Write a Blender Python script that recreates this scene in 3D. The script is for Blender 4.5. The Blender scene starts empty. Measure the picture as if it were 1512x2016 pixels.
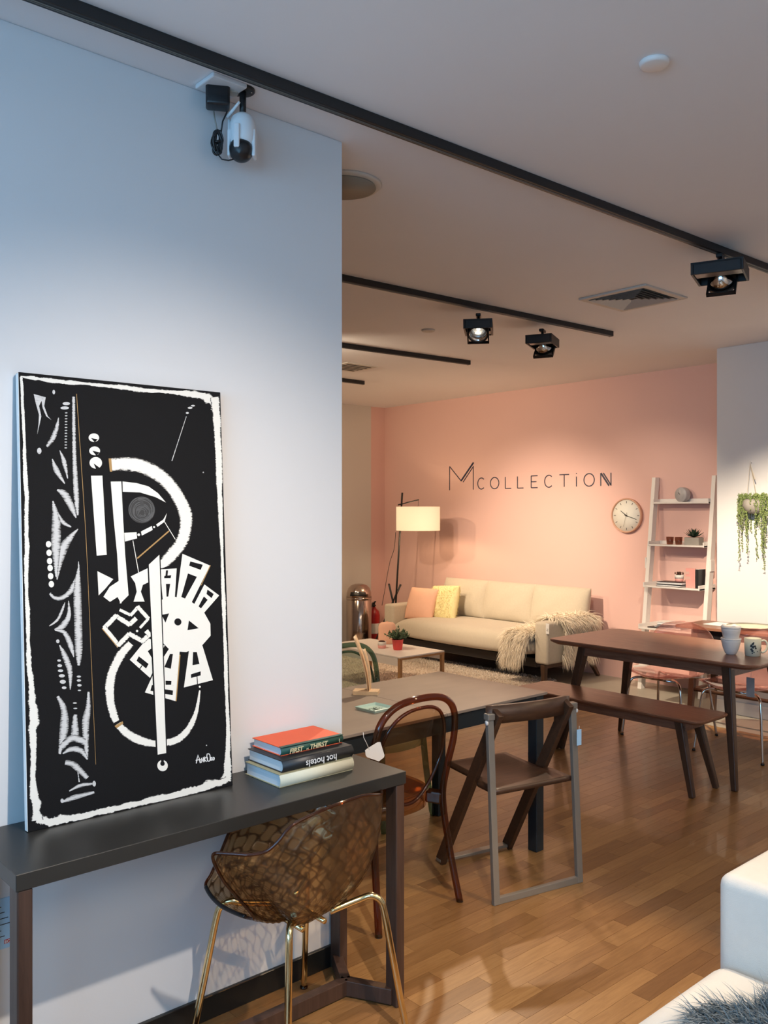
import bpy, bmesh, math, random
from mathutils import Vector, Matrix, Euler
random.seed(7)
S = bpy.context.scene
COL = S.collection
R = math.radians
# ------------------------------------------------------------------ camera
F, CX, HY, CAMH, CEIL = 1717.0, 756.0, 1010.0, 1.6, 2.93
cam = bpy.data.objects.new('camera', bpy.data.cameras.new('camera')); COL.objects.link(cam)
cam.location = (0, 0, CAMH); cam.rotation_euler = (R(90), 0, R(-41.5))
cam.data.sensor_fit = 'VERTICAL'; cam.data.sensor_height = 36; cam.data.lens = F/2016*36
cam.data.shift_y = 2/2016; cam.data.clip_start = .05
S.camera = cam
# ------------------------------------------------------------------ world, exposure
S.view_settings.view_transform = 'Standard'; S.view_settings.look = 'None'
S.view_settings.exposure = 0.0; S.view_settings.gamma = 1; S.view_settings.use_curve_mapping = False
w = bpy.data.worlds.new('world'); S.world = w; w.use_nodes = True
w.node_tree.nodes['Background'].inputs[0].default_value = (.45, .62, 1, 1)
w.node_tree.nodes['Background'].inputs[1].default_value = 1.0
S.cycles.max_bounces = 8; S.cycles.transparent_max_bounces = 16; S.cycles.diffuse_bounces = 4
S.cycles.caustics_reflective = False; S.cycles.caustics_refractive = False
S.cycles.sample_clamp_indirect = 6
S.cycles.use_denoising = True; S.cycles.use_adaptive_sampling = True; S.cycles.adaptive_threshold = .03
# ------------------------------------------------------------------ lights
def light(name, kind, loc, target, energy, color, **kw):
    l = bpy.data.lights.new(name, kind); l.energy = energy; l.color = color
    for k, v in kw.items(): setattr(l, k, v)
    o = bpy.data.objects.new(name, l); COL.objects.link(o); o.location = loc
    o.rotation_euler = (Vector(target)-Vector(loc)).to_track_quat('-Z', 'Y').to_euler()
    return o
WARM = (1, .72, .44); WARM2 = (1, .80, .58)
light('daylight_window', 'AREA', (-2.45, -.1, 2.0), (2, .9, 2.3), 120, (.28, .66, 1), shape='RECTANGLE', size=4.2, size_y=1.5)
def spot(name, loc, tgt, e, deg, blend=.6, col=WARM, r=.03):
    return light(name, 'SPOT', loc, tgt, e, col, spot_size=R(deg), spot_blend=blend, shadow_soft_size=r)
spot('spot_desk', (1.15, .48, 2.85), (1.25, 2.44, .22), 240, 86, 1, (1, .87, .74), .025)
spot('spot_floor', (2.9, .5, 2.85), (2.25, 1.85, 0), 190, 34, .45, WARM, .03)
spot('spot_floor_right', (4.6, .6, 2.85), (3.8, 1.9, 0), 70, 80, .9, WARM, .05)
spot('spot_wall_lamp', (3.4, 6.99, 2.8), (7.33, 6.8, 1.25), 120, 80, .7, WARM, .03)
spot('spot_sofa', (4.4, 5.5, 2.8), (7.33, 5.75, .95), 430, 54, 1, WARM2, .03)
spot('wall_fill_wide', (3.6, 5.5, 2.82), (7.33, 5.4, 1.6), 110, 110, 1, WARM2, .05)  # added wide weak fill for the pink wall, not a real spotlight
spot('spot_rug', (3.6, 5.5, 2.8), (5.4, 6.0, .3), 120, 80, .8, WARM, .04)
light('room_bounce', 'AREA', (2.5, -1.2, 2.86), (2.5, -1.2, 0), 50, WARM2, shape='RECTANGLE', size=3, size_y=1.5)

# ------------------------------------------------------------------ ray helpers (pixel -> point on a real plane)
FX, FY = math.sin(R(41.5)), math.cos(R(41.5)); RX, RY = FY, -FX
def ray(x, y):
    a = (x-CX)/F; return (FX+RX*a, FY+RY*a, -(y-HY)/F)
def on(x, y, z=None, X=None, Y=None):
    r = ray(x, y)
    t = X/r[0] if X is not None else Y/r[1] if Y is not None else (z-CAMH)/r[2]
    return Vector((r[0]*t, r[1]*t, CAMH+r[2]*t))
def proj(p):
    d = p[0]*FX+p[1]*FY; r = p[0]*RX+p[1]*RY
    return (CX+F*r/d, HY-F*(p[2]-CAMH)/d, d) if d > .05 else (-9e9, 0, d)

# ------------------------------------------------------------------ materials
def newmat(name):
    m = bpy.data.materials.new(name); m.use_nodes = True; nt = m.node_tree
    return m, nt, nt.nodes['Principled BSDF'], nt.nodes['Material Output']
def nd(nt, t, **kw):
    n = nt.nodes.new(t)
    for k, v in kw.items():
        if hasattr(n, k): setattr(n, k, v)
        else: n.inputs[k].default_value = v
    return n
def c4(c): return (c[0], c[1], c[2], 1)
def mat(name, c, rough=.5, metal=0, var=.06, scale=20, bump=0, bscale=None, emit=0, emitc=None, coat=0, stretch=(1, 1, 1), spec=.5, sheen=0, trans=0):
    m, nt, b, out = newmat(name); L = nt.links
    tc = nd(nt, 'ShaderNodeTexCoord'); mp = nd(nt, 'ShaderNodeMapping'); mp.inputs['Scale'].default_value = stretch
    L.new(tc.outputs['Object'], mp.inputs[0])
    no = nd(nt, 'ShaderNodeTexNoise', Scale=scale, Detail=5); L.new(mp.outputs[0], no.inputs['Vector'])
    mx = nd(nt, 'ShaderNodeMix', data_type='RGBA')
    mx.inputs[6].default_value = c4([max(0, v*(1-var)) for v in c]); mx.inputs[7].default_value = c4([min(1, v*(1+var)) for v in c])
    L.new(no.outputs[0], mx.inputs[0]); L.new(mx.outputs[2], b.inputs['Base Color'])
    b.inputs['Roughness'].default_value = rough; b.inputs['Metallic'].default_value = metal
    b.inputs['Specular IOR Level'].default_value = spec
    if coat: b.inputs['Coat Weight'].default_value = coat
    if sheen: b.inputs['Sheen Weight'].default_value = sheen
    if trans: b.inputs['Transmission Weight'].default_value = trans
    if emit:
        b.inputs['Emission Color'].default_value = c4(emitc or c); b.inputs['Emission Strength'].default_value = emit
    if bump:
        n2 = nd(nt, 'ShaderNodeTexNoise', Scale=bscale or scale*6, Detail=4); L.new(mp.outputs[0], n2.inputs['Vector'])
        bp = nd(nt, 'ShaderNodeBump', Strength=bump, Distance=.01); L.new(n2.outputs[0], bp.inputs['Height']); L.new(bp.outputs[0], b.inputs['Normal'])
    return m
def wood(name, c1, c2, stretch=(1, 12, 12), scale=4, rough=.4, bump=.08):
    m, nt, b, out = newmat(name); L = nt.links
    tc = nd(nt, 'ShaderNodeTexCoord'); mp = nd(nt, 'ShaderNodeMapping'); mp.inputs['Scale'].default_value = stretch
    L.new(tc.outputs['Object'], mp.inputs[0])
    no = nd(nt, 'ShaderNodeTexNoise', Scale=scale, Detail=8, Roughness=.65, Distortion=.6); L.new(mp.outputs[0], no.inputs['Vector'])
    cr = nd(nt, 'ShaderNodeValToRGB'); cr.color_ramp.elements[0].position = .3; cr.color_ramp.elements[1].position = .7
    cr.color_ramp.elements[0].color = c4(c1); cr.color_ramp.elements[1].color = c4(c2)
    L.new(no.outputs[0], cr.inputs[0]); L.new(cr.outputs[0], b.inputs['Base Color']); b.inputs['Roughness'].default_value = rough
    bp = nd(nt, 'ShaderNodeBump', Strength=bump, Distance=.005); L.new(no.outputs[0], bp.inputs['Height']); L.new(bp.outputs[0], b.inputs['Normal'])
    return m
def facing(nt):
    lw = nd(nt, 'ShaderNodeLayerWeight', Blend=.5); p = nd(nt, 'ShaderNodeMath', operation='POWER'); p.inputs[1].default_value = 4; nt.links.new(lw.outputs['Facing'], p.inputs[0])
    a = nd(nt, 'ShaderNodeMath', operation='MULTIPLY_ADD'); a.inputs[1].default_value = .55; a.inputs[2].default_value = .05; nt.links.new(p.outputs[0], a.inputs[0]); return a
def tinted(name, c, rough=.04, body=.06, bodyc=None, ior=1.5):
    """clear coloured plastic: tinted transparency under a glossy surface"""
    m, nt, b, out = newmat(name); L = nt.links; nt.nodes.remove(b)
    tr = nd(nt, 'ShaderNodeBsdfTransparent'); tr.inputs[0].default_value = c4(c)
    gl = nd(nt, 'ShaderNodeBsdfGlossy'); gl.inputs[0].default_value = (1, 1, 1, 1); gl.inputs['Roughness'].default_value = rough
    df = nd(nt, 'ShaderNodeBsdfDiffuse'); df.inputs[0].default_value = c4(bodyc or c)
    fr = facing(nt)
    m1 = nd(nt, 'ShaderNodeMixShader'); m1.inputs[0].default_value = body; L.new(tr.outputs[0], m1.inputs[1]); L.new(df.outputs[0], m1.inputs[2])
    m2 = nd(nt, 'ShaderNodeMixShader'); L.new(fr.outputs[0], m2.inputs[0]); L.new(m1.outputs[0], m2.inputs[1]); L.new(gl.outputs[0], m2.inputs[2])
    L.new(m2.outputs[0], out.inputs[0]); return m
M = {}
M['wall'] = mat('wall_paint', (.72, .72, .73), .8, var=.02, scale=3, bump=.02, bscale=150)
M['ceil'] = mat('ceiling_paint', (.86, .85, .86), .9, var=.02, scale=3)
M['pink'] = mat('pink_paint', (.78, .51, .46), .75, var=.02, scale=2, bump=.02, bscale=150)
M['concrete'] = mat('grey_floor', (.36, .33, .28), .5, var=.12, scale=6)
M['black'] = mat('black_metal', (.012, .012, .013), .45)
M['matblack'] = mat('black_plastic', (.012, .012, .014), .35)
M['desk'] = mat('charcoal_laminate', (.023, .022, .020), .38, var=.05, scale=40)
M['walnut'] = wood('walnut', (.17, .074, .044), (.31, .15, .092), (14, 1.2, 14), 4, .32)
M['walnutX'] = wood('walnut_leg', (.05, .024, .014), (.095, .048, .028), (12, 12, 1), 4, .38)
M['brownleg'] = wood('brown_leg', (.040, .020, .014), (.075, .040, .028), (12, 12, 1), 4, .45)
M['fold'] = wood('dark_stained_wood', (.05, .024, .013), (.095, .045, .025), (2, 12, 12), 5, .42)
M['oak'] = wood('oak', (.36, .19, .075), (.5, .28, .12), (12, 12, 1.5), 4, .45)
M['pale'] = wood('pale_wood', (.62, .42, .24), (.75, .54, .33), (10, 2, 10), 5, .5)
M['slate'] = mat('grey_ceramic_top', (.30, .245, .20), .38, var=.16, scale=5, stretch=(1, 3, 1))
M['navy'] = mat('blue_black_metal', (.016, .024, .03), .4)
M['greymetal'] = mat('grey_painted_metal', (.27, .25, .22), .38, metal=.35)
M['gold'] = mat('polished_gold', (.83, .66, .36), .13, metal=1, var=.03)
M['chrome'] = mat('polished_chrome', (.72, .66, .6), .1, metal=1, var=.03)
M['steel'] = mat('mirror_steel', (.55, .47, .42), .12, metal=1, var=.04)
M['amber'] = tinted('amber_plastic', (.40, .17, .085), rough=.06, body=.06, bodyc=(.3, .12, .05))
M['amberthin'] = tinted('amber_thin_panel', (.72, .50, .32), body=.04, bodyc=(.3, .15, .07))
M['greenthin'] = tinted('green_thin_panel', (.62, .74, .66), body=.05, bodyc=(.06, .13, .10))
M['green'] = tinted('green_plastic', (.36, .48, .40), body=.1, bodyc=(.06, .13, .10))
M['pinkp'] = tinted('pink_plastic', (.94, .78, .75), body=.13, bodyc=(.75, .42, .38))
M['glassamber'] = tinted('amber_glass', (.62, .30, .18), body=.25, bodyc=(.35, .14, .08))
M['glass'] = tinted('window_glass', (.96, .98, 1), body=0)
M['sofa'] = mat('beige_fabric', (.60, .53, .42), .95, var=.08, scale=60, bump=.25, bscale=500, sheen=.3)
M['sofalight'] = mat('off_white_fabric', (.72, .70, .65), .95, var=.04, scale=40, bump=.2, bscale=400, sheen=.3)
M['blush'] = mat('blush_fabric', (.85, .50, .36), .9, var=.04, scale=30, bump=.15, bscale=400)
M['yellow'] = mat('pale_yellow_fur', (.88, .78, .42), .9, var=.1, scale=40)
M['wool'] = mat('cream_wool', (.93, .83, .68), .8, var=.10, scale=14)
M['greyfur'] = mat('grey_wool', (.33, .38, .41), .7, var=.45, scale=14)
M['white'] = mat('white_paint', (.82, .79, .76), .45, var=.02)
M['whitep'] = mat('white_plastic', (.78, .8, .82), .3, var=.02)
M['paper'] = mat('white_paper', (.85, .84, .82), .8, var=.02)
M['pages'] = mat('book_pages', (.74, .76, .78), .9, var=.18, scale=4, stretch=(1, 1, 90))
M['orange'] = mat('orange_cloth', (.80, .12, .04), .6)
M['dkgreen'] = mat('dark_green_cloth', (.018, .075, .055), .5)
M['bookblack'] = mat('black_cloth', (.018, .019, .022), .45)
M['cream'] = mat('cream_cloth', (.66, .64, .50), .7, var=.04, scale=200)
M['olive'] = mat('olive_board', (.33, .31, .19), .6)
M['goldink'] = mat('gold_ink', (.62, .55, .33), .4)
M['mint'] = mat('mint_enamel', (.50, .68, .60), .3)
M['soil'] = mat('soil', (.07, .03, .02), .95, var=.3, scale=60)
M['red'] = mat('red_pot', (.80, .07, .07), .45)
M['pinkpot'] = mat('pink_glaze', (.78, .36, .33), .5)
M['leaf'] = mat('green_leaf', (.11, .17, .09), .5, var=.4, scale=30)
M['dkleaf'] = mat('dark_leaf', (.02, .045, .025), .4, var=.4, scale=20)
M['strand'] = mat('string_leaf', (.20, .27, .09), .6, var=.4, scale=30)
M['redcan'] = mat('red_enamel', (.45, .02, .02), .3)
M['marble'] = mat('grey_marble', (.45, .44, .45), .4, var=.3, scale=18)
M['conc'] = mat('concrete_planter', (.33, .31, .28), .8, var=.1)
M['copper'] = mat('copper_wood', (.62, .36, .25), .4)
M['face'] = mat('clock_face', (.80, .80, .74), .6)
M['shade'] = mat('lamp_shade_linen', (.86, .78, .62), .9, var=.03, emit=.55, emitc=(1, .78, .45))
M['lampface'] = mat('lit_lamp', (1, .95, .85), .3, emit=7, emitc=(1, .88, .7))
M['reflect'] = mat('reflector_bowl', (.5, .5, .5), .35, metal=.9)
M['vent'] = mat('vent_paint', (.62, .58, .52), .6)
M['ventdark'] = mat('vent_gap', (.03, .028, .025), .9)
M['grille'] = mat('speaker_mesh', (.30, .27, .22), .8, var=.1, scale=300)
M['text'] = mat('white_ink', (.8, .8, .8), .5)
M['blackink'] = mat('black_ink', (.02, .02, .025), .5)
M['blueink'] = mat('dark_blue_vinyl', (.03, .035, .07), .4)
M['redink'] = mat('red_ink', (.6, .05, .06), .5)
M['leaflet'] = mat('pale_blue_paper', (.42, .68, .92), .7, var=.01)
M['canvas'] = mat('black_canvas', (.006, .006, .007), .75, bump=.15, bscale=700, spec=.2)
M['base'] = mat('black_baseboard', (.012, .013, .013), .3)
M['carpet'] = mat('carpet_backing', (.86, .70, .60), .95, var=.28, scale=4, bump=.4, bscale=120)
# paint with dry-brush streaks: the bare black canvas shows through
def brush(name, c, soft, gap, stretch):
    """'edge' runs 0..1 from the rim of a stroke inwards; the bristles leave a ragged, drying rim"""
    m, nt, b, out = newmat(name); L = nt.links
    tc = nd(nt, 'ShaderNodeTexCoord'); mp = nd(nt, 'ShaderNodeMapping'); mp.inputs['Scale'].default_value = stretch
    L.new(tc.outputs['Object'], mp.inputs[0]); no = nd(nt, 'ShaderNodeTexNoise', Scale=9, Detail=7, Roughness=.7); L.new(mp.outputs[0], no.inputs['Vector'])
    at = nd(nt, 'ShaderNodeAttribute', attribute_name='edge')
    mr = nd(nt, 'ShaderNodeMapRange'); mr.inputs['From Min'].default_value = 0; mr.inputs['From Max'].default_value = soft; L.new(at.outputs['Fac'], mr.inputs[0])
    ad = nd(nt, 'ShaderNodeMath', operation='MULTIPLY_ADD'); L.new(mr.outputs[0], ad.inputs[0]); ad.inputs[1].default_value = .34; L.new(no.outputs[0], ad.inputs[2])
    cr = nd(nt, 'ShaderNodeValToRGB'); cr.color_ramp.elements[0].position = .60-gap; cr.color_ramp.elements[1].position = .70
    cr.color_ramp.elements[0].color = (.007, .007, .008, 1); cr.color_ramp.elements[1].color = c4(c)
    L.new(ad.outputs[0], cr.inputs[0]); L.new(cr.outputs[0], b.inputs['Base Color']); b.inputs['Roughness'].default_value = .6
    return m
M['bwhite'] = brush('white_brushed_paint', (.84, .82, .76), .42, .03, (9, 9, 34))
M['bgrey'] = brush('grey_brushed_paint', (.60, .60, .60), 1.0, .12, (5, 9, 34))
M['bdark'] = mat('faint_grey_paint', (.10, .105, .11), .6, var=.4, scale=30)
M['pupil'] = mat('dark_grey_paint', (.03, .031, .034), .6)
M['ochre'] = mat('ochre_paint', (.42, .25, .09), .6)
# far wall: pale grey-tan with the pink of the neighbouring wall carried round the corner
def wrap_wall():
    m, nt, b, out = newmat('far_wall_two_colours'); L = nt.links
    g = nd(nt, 'ShaderNodeNewGeometry'); sp = nd(nt, 'ShaderNodeSeparateXYZ'); L.new(g.outputs['Position'], sp.inputs[0])
    mt = nd(nt, 'ShaderNodeMath', operation='GREATER_THAN'); mt.inputs[1].default_value = 7.10; L.new(sp.outputs[0], mt.inputs[0])
    mx = nd(nt, 'ShaderNodeMix', data_type='RGBA'); mx.inputs[6].default_value = (.66, .64, .60, 1); mx.inputs[7].default_value = (.78, .51, .46, 1)
    L.new(mt.outputs[0], mx.inputs[0]); L.new(mx.outputs[2], b.inputs['Base Color']); b.inputs['Roughness'].default_value = .8
    return m
M['wrap'] = wrap_wall()
# parquet
PW, PL = .068, .44
def parquet():
    m, nt, b, out = newmat('parquet'); L = nt.links
    g = nd(nt, 'ShaderNodeNewGeometry'); sp = nd(nt, 'ShaderNodeSeparateXYZ'); L.new(g.outputs['Position'], sp.inputs[0])
    def ma(op, a, bb=None):
        n = nd(nt, 'ShaderNodeMath', operation=op)
        for i, v in enumerate((a, bb)):
            if v is None: continue
            if isinstance(v, (int, float)): n.inputs[i].default_value = v
            else: L.new(v, n.inputs[i])
        return n.outputs[0]
    row = ma('FLOOR', ma('DIVIDE', sp.outputs[1], PW))
    off = ma('MULTIPLY', ma('FRACT', ma('MULTIPLY', row, .618034)), PL)
    col = ma('FLOOR', ma('DIVIDE', ma('ADD', sp.outputs[0], off), PL))
    cb = nd(nt, 'ShaderNodeCombineXYZ'); L.new(row, cb.inputs[0]); L.new(col, cb.inputs[1])
    wn = nd(nt, 'ShaderNodeTexWhiteNoise'); L.new(cb.outputs[0], wn.inputs[0])
    mp = nd(nt, 'ShaderNodeMapping'); mp.inputs['Scale'].default_value = (2.2, 26, 1); L.new(g.outputs['Position'], mp.inputs[0]); 
    ad = nd(nt, 'ShaderNodeVectorMath', operation='ADD'); L.new(mp.outputs[0], ad.inputs[0]); L.new(wn.outputs['Color'], ad.inputs[1])
    sc = nd(nt, 'ShaderNodeVectorMath', operation='SCALE'); sc.inputs['Scale'].default_value = 17; L.new(wn.outputs['Color'], sc.inputs[0]); L.new(sc.outputs[0], ad.inputs[1])
    no = nd(nt, 'ShaderNodeTexNoise', Scale=3, Detail=7, Roughness=.6, Distortion=.8); L.new(ad.outputs[0], no.inputs['Vector'])
    cr = nd(nt, 'ShaderNodeValToRGB'); e = cr.color_ramp.elements
    e[0].color = (.215, .108, .040, 1); e[1].color = (.37, .205, .080, 1); x = e.new(.5); x.color = (.29, .152, .058, 1)
    L.new(wn.outputs['Value'], cr.inputs[0])
    mx = nd(nt, 'ShaderNodeMix', data_type='RGBA', blend_type='MULTIPLY'); mx.inputs[0].default_value = .75
    c2 = nd(nt, 'ShaderNodeValToRGB'); c2.color_ramp.elements[0].position = .3; c2.color_ramp.elements[0].color = (.66, .60, .54, 1); c2.color_ramp.elements[1].position = .62; c2.color_ramp.elements[1].color = (1, 1, 1, 1)
    L.new(no.outputs[0], c2.inputs[0]); L.new(cr.outputs[0], mx.inputs[6]); L.new(c2.outputs[0], mx.inputs[7]); L.new(mx.outputs[2], b.inputs['Base Color'])
    b.inputs['Roughness'].default_value = .33; b.inputs['Coat Weight'].default_value = .15
    bp = nd(nt, 'ShaderNodeBump', Strength=.05, Distance=.003); L.new(no.outputs[0], bp.inputs['Height']); L.new(bp.outputs[0], b.inputs['Normal'])
    return m
M['parquet'] = parquet()
# textured amber shell: scale pattern drawn by UV, ridges tinted darker so its shadow imitates caustic spots
def shellmat():
    m, nt, b, out = newmat('amber_quilted_plastic'); L = nt.links; nt.nodes.remove(b)
    at = nd(nt, 'ShaderNodeAttribute', attribute_name='ridge')
    cr = nd(nt, 'ShaderNodeValToRGB'); e = cr.color_ramp.elements; e[0].position = .1; e[1].position = .9
    e[0].color = (.90, .80, .64, 1); e[1].color = (.36, .23, .13, 1); L.new(at.outputs['Fac'], cr.inputs[0])
    tr = nd(nt, 'ShaderNodeBsdfTransparent'); L.new(cr.outputs[0], tr.inputs[0])
    gl = nd(nt, 'ShaderNodeBsdfGlossy'); gl.inputs['Roughness'].default_value = .08
    df = nd(nt, 'ShaderNodeBsdfDiffuse'); df.inputs[0].default_value = (.30, .19, .11, 1)
    m1 = nd(nt, 'ShaderNodeMixShader'); m1.inputs[0].default_value = .10; L.new(tr.outputs[0], m1.inputs[1]); L.new(df.outputs[0], m1.inputs[2])
    fr = facing(nt); m2 = nd(nt, 'ShaderNodeMixShader'); L.new(fr.outputs[0], m2.inputs[0]); L.new(m1.outputs[0], m2.inputs[1]); L.new(gl.outputs[0], m2.inputs[2])
    L.new(m2.outputs[0], out.inputs[0]); return m
M['shell'] = shellmat()

# ------------------------------------------------------------------ mesh builder
def orient(d):
    return Vector(d).to_track_quat('Z', 'Y').to_matrix()
class MB:
    def __init__(s): s.v = []; s.f = []; s.sm = []
    def add(s, vs, fs, smooth=False, mtx=None):
        o = len(s.v)
        s.v += [tuple(mtx @ Vector(p)) if mtx else tuple(p) for p in vs]
        s.f += [[i+o for i in f] for f in fs]; s.sm += [smooth]*len(fs); return s
    def frm(s, bm, smooth=False, mtx=None):
        bm.verts.index_update(); s.add([v.co for v in bm.verts], [[v.index for v in f.verts] for f in bm.faces], smooth, mtx); bm.free(); return s
    def box(s, a, b, bev=0, seg=2, mtx=None, smooth=False):
        """axis box from corner a to corner b, optional bevel"""
        a = Vector(a); b = Vector(b); c = (a+b)/2; d = b-a
        bm = bmesh.new(); bmesh.ops.create_cube(bm, size=1)
        for v in bm.verts: v.co = Vector((v.co.x*abs(d.x), v.co.y*abs(d.y), v.co.z*abs(d.z)))+c
        if bev: bmesh.ops.bevel(bm, geom=list(bm.edges), offset=bev, segments=seg, affect='EDGES', profile=.5, clamp_overlap=True)
        return s.frm(bm, smooth or (bev > 0 and seg > 2), mtx)
    def bar(s, p0, p1, w, h, up=(0, 0, 1), w1=None, h1=None, bev=0):
        """rectangular bar between two points; w across, h along 'up'"""
        p0 = Vector(p0); p1 = Vector(p1); d = (p1-p0).normalized(); u = Vector(up); x = d.cross(u)
        if x.length < 1e-4: x = Vector((1, 0, 0))
        x.normalize(); u = x.cross(d).normalized(); w1 = w if w1 is None else w1; h1 = h if h1 is None else h1
        vs = [p+x*(sx*ww/2)+u*(sz*hh/2) for p, ww, hh in ((p0, w, h), (p1, w1, h1)) for sx, sz in ((-1, -1), (1, -1), (1, 1), (-1, 1))]
        fs = [(0, 1, 2, 3), (7, 6, 5, 4), (0, 4, 5, 1), (1, 5, 6, 2), (2, 6, 7, 3), (3, 7, 4, 0)]
        if bev:
            bm = bmesh.new(); bv = [bm.verts.new(v) for v in vs]; [bm.faces.new([bv[i] for i in f]) for f in fs]
            bmesh.ops.bevel(bm, geom=list(bm.edges), offset=bev, segments=2, affect='EDGES', profile=.5, clamp_overlap=True); return s.frm(bm)
        return s.add(vs, fs)
    def tube(s, pts, r, seg=10, closed=False, caps=True):
        pts = [Vector(p) for p in pts]; n = len(pts); rr = r if isinstance(r, (list, tuple)) else [r]*n; vs = []; fs = []; prev = None
        for i, p in enumerate(pts):
            t = (pts[(i+1) % n]-pts[i-1]) if closed else (pts[min(i+1, n-1)]-pts[max(i-1, 0)])
            t.normalize()
            if prev is None:
                x = t.cross(Vector((0, 0, 1)));  x = t.cross(Vector((0, 1, 0))) if x.length < .05 else x
            else: x = prev-t*prev.dot(t)
            x.normalize(); prev = x; y = t.cross(x)
            for k in range(seg):
                a = 2*math.pi*k/seg; vs.append(p+(x*math.cos(a)+y*math.sin(a))*rr[i])
        for i in range(n if closed else n-1):
            for k in range(seg):
                j = (i+1) % n; fs.append((i*seg+k, i*seg+(k+1) % seg, j*seg+(k+1) % seg, j*seg+k))
        if not closed and caps: fs += [tuple(range(seg))[::-1], tuple(range((n-1)*seg, n*seg))]
        return s.add(vs, fs, True)
    def lathe(s, prof, c=(0, 0, 0), seg=32, mtx=None, smooth=True, rf=None):
        """profile of (r,z); rf(angle)->factor on r,dz"""
        vs = []; fs = []; n = len(prof)
        for k in range(seg):
            a = 2*math.pi*k/seg
            for r, z in prof: vs.append(Vector((math.cos(a)*r, math.sin(a)*r, z)) + (Vector(c) if mtx is None else Vector((0, 0, 0))))
        for k in range(seg):
            for i in range(n-1): fs.append((k*n+i, ((k+1) % seg)*n+i, ((k+1) % seg)*n+i+1, k*n+i+1))
        if prof[0][0] > 1e-6 and prof[0] != prof[-1]: fs.append([k*n for k in range(seg)][::-1])
        if prof[-1][0] > 1e-6 and prof[0] != prof[-1]: fs.append([k*n+n-1 for k in range(seg)])
        return s.add(vs, fs, smooth, mtx)
    def prism(s, poly, z0, z1, mtx=None):
        n = len(poly); vs = [(x, y, z0) for x, y in poly]+[(x, y, z1) for x, y in poly]
        return s.add(vs, [tuple(range(n))[::-1], tuple(range(n, 2*n))]+[(i, (i+1) % n, (i+1) % n+n, i+n) for i in range(n)], False, mtx)
    def grid(s, nu, nv, fn, thick=0, smooth=True, mtx=None):
        P = [[Vector(fn(i/(nu-1), j/(nv-1))) for j in range(nv)] for i in range(nu)]
        vs = [p for r in P for p in r]; fs = [(i*nv+j, (i+1)*nv+j, (i+1)*nv+j+1, i*nv+j+1) for i in range(nu-1) for j in range(nv-1)]
        if thick:
            N = len(vs); nn = []
            for i in range(nu):
                for j in range(nv):
                    a = P[min(i+1, nu-1)][j]-P[max(i-1, 0)][j]; b = P[i][min(j+1, nv-1)]-P[i][max(j-1, 0)]
                    n = a.cross(b); n = n.normalized() if n.length > 1e-9 else Vector((0, 0, 1)); nn.append(n)
            vs = vs+[v-n*thick for v, n in zip(vs, nn)]
            fs = fs+[tuple(x+N for x in f)[::-1] for f in fs]
            ed = [i*nv for i in range(nu)]+[(nu-1)*nv+j for j in range(1, nv)]+[i*nv+nv-1 for i in range(nu-2, -1, -1)]+[j for j in range(nv-2, 0, -1)]
            fs += [(ed[k], ed[(k+1) % len(ed)], ed[(k+1) % len(ed)]+N, ed[k]+N) for k in range(len(ed))]
        return s.add(vs, fs, smooth, mtx)
    def pillow(s, w, h, t, mtx=None, n=18, pinch=.05, wav=.0):
        """soft cushion in the local XZ plane, thickness along Y"""
        for sg in (1, -1):
            def fn(u, v):
                a = -math.cos(math.pi*u); b = -math.cos(math.pi*v)
                k = (max(0, 1-abs(a)**2.6))**.42*(max(0, 1-abs(b)**2.6))**.42
                ex = 1-pinch*(1-b*b); ez = 1-pinch*(1-a*a)
                return (a*w/2*ez, sg*t/2*k*(1+wav*math.sin(a*7+b*5)), h/2+b*h/2*ex)
            s.grid(n, n, fn, 0, True, mtx)
        return s
    def build(s, name, m, parent=None, kind=None, label=None, wt=False):
        me = bpy.data.meshes.new(name); me.from_pydata([tuple(v) for v in s.v], [], [tuple(f) for f in s.f])
        me.polygons.foreach_set('use_smooth', s.sm)
        bm = bmesh.new(); bm.from_mesh(me)
        if wt: bmesh.ops.remove_doubles(bm, verts=bm.verts, dist=1e-5)
        bmesh.ops.recalc_face_normals(bm, faces=bm.faces); bm.to_mesh(me); bm.free()
        me.materials.append(M[m] if isinstance(m, str) else m)
        o = bpy.data.objects.new(name, me); COL.objects.link(o)
        if parent: o.parent = parent
        if kind: o['kind'] = kind
        if label: o['label'] = label
        return o
def tag(o, label, cat, group=None, kind=None):
    o['label'] = label; o['category'] = cat
    if group: o['group'] = group
    if kind: o['kind'] = kind
    return o
def thing(name, label, cat, loc=(0, 0, 0), rz=0, group=None):
    o = bpy.data.objects.new(name, None); COL.objects.link(o); o.location = loc; o.rotation_euler = (0, 0, rz); o.empty_display_size = .1
    return tag(o, label, cat, group)
def dup(o, parent=None):
    c = o.copy(); COL.objects.link(c)
    if parent: c.parent = parent
    for ch in list(o.children): dup(ch, c)
    return c
def struct(name, mb, m, parent=None):
    o = mb.build(name, m, parent)
    if not parent: o['kind'] = 'structure'
    return o
def cat_rom(pts, n=8):
    """smooth curve through tuples of any length"""
    out = []; P = [pts[0]]+list(pts)+[pts[-1]]
    for i in range(1, len(P)-2):
        for k in range(n):
            t = k/n; out.append(tuple(.5*((2*b)+(-a+c)*t+(2*a-5*b+4*c-d)*t*t+(-a+3*b-3*c+d)*t**3) for a, b, c, d in zip(P[i-1], P[i], P[i+1], P[i+2])))
    out.append(tuple(pts[-1])); return out
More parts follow.
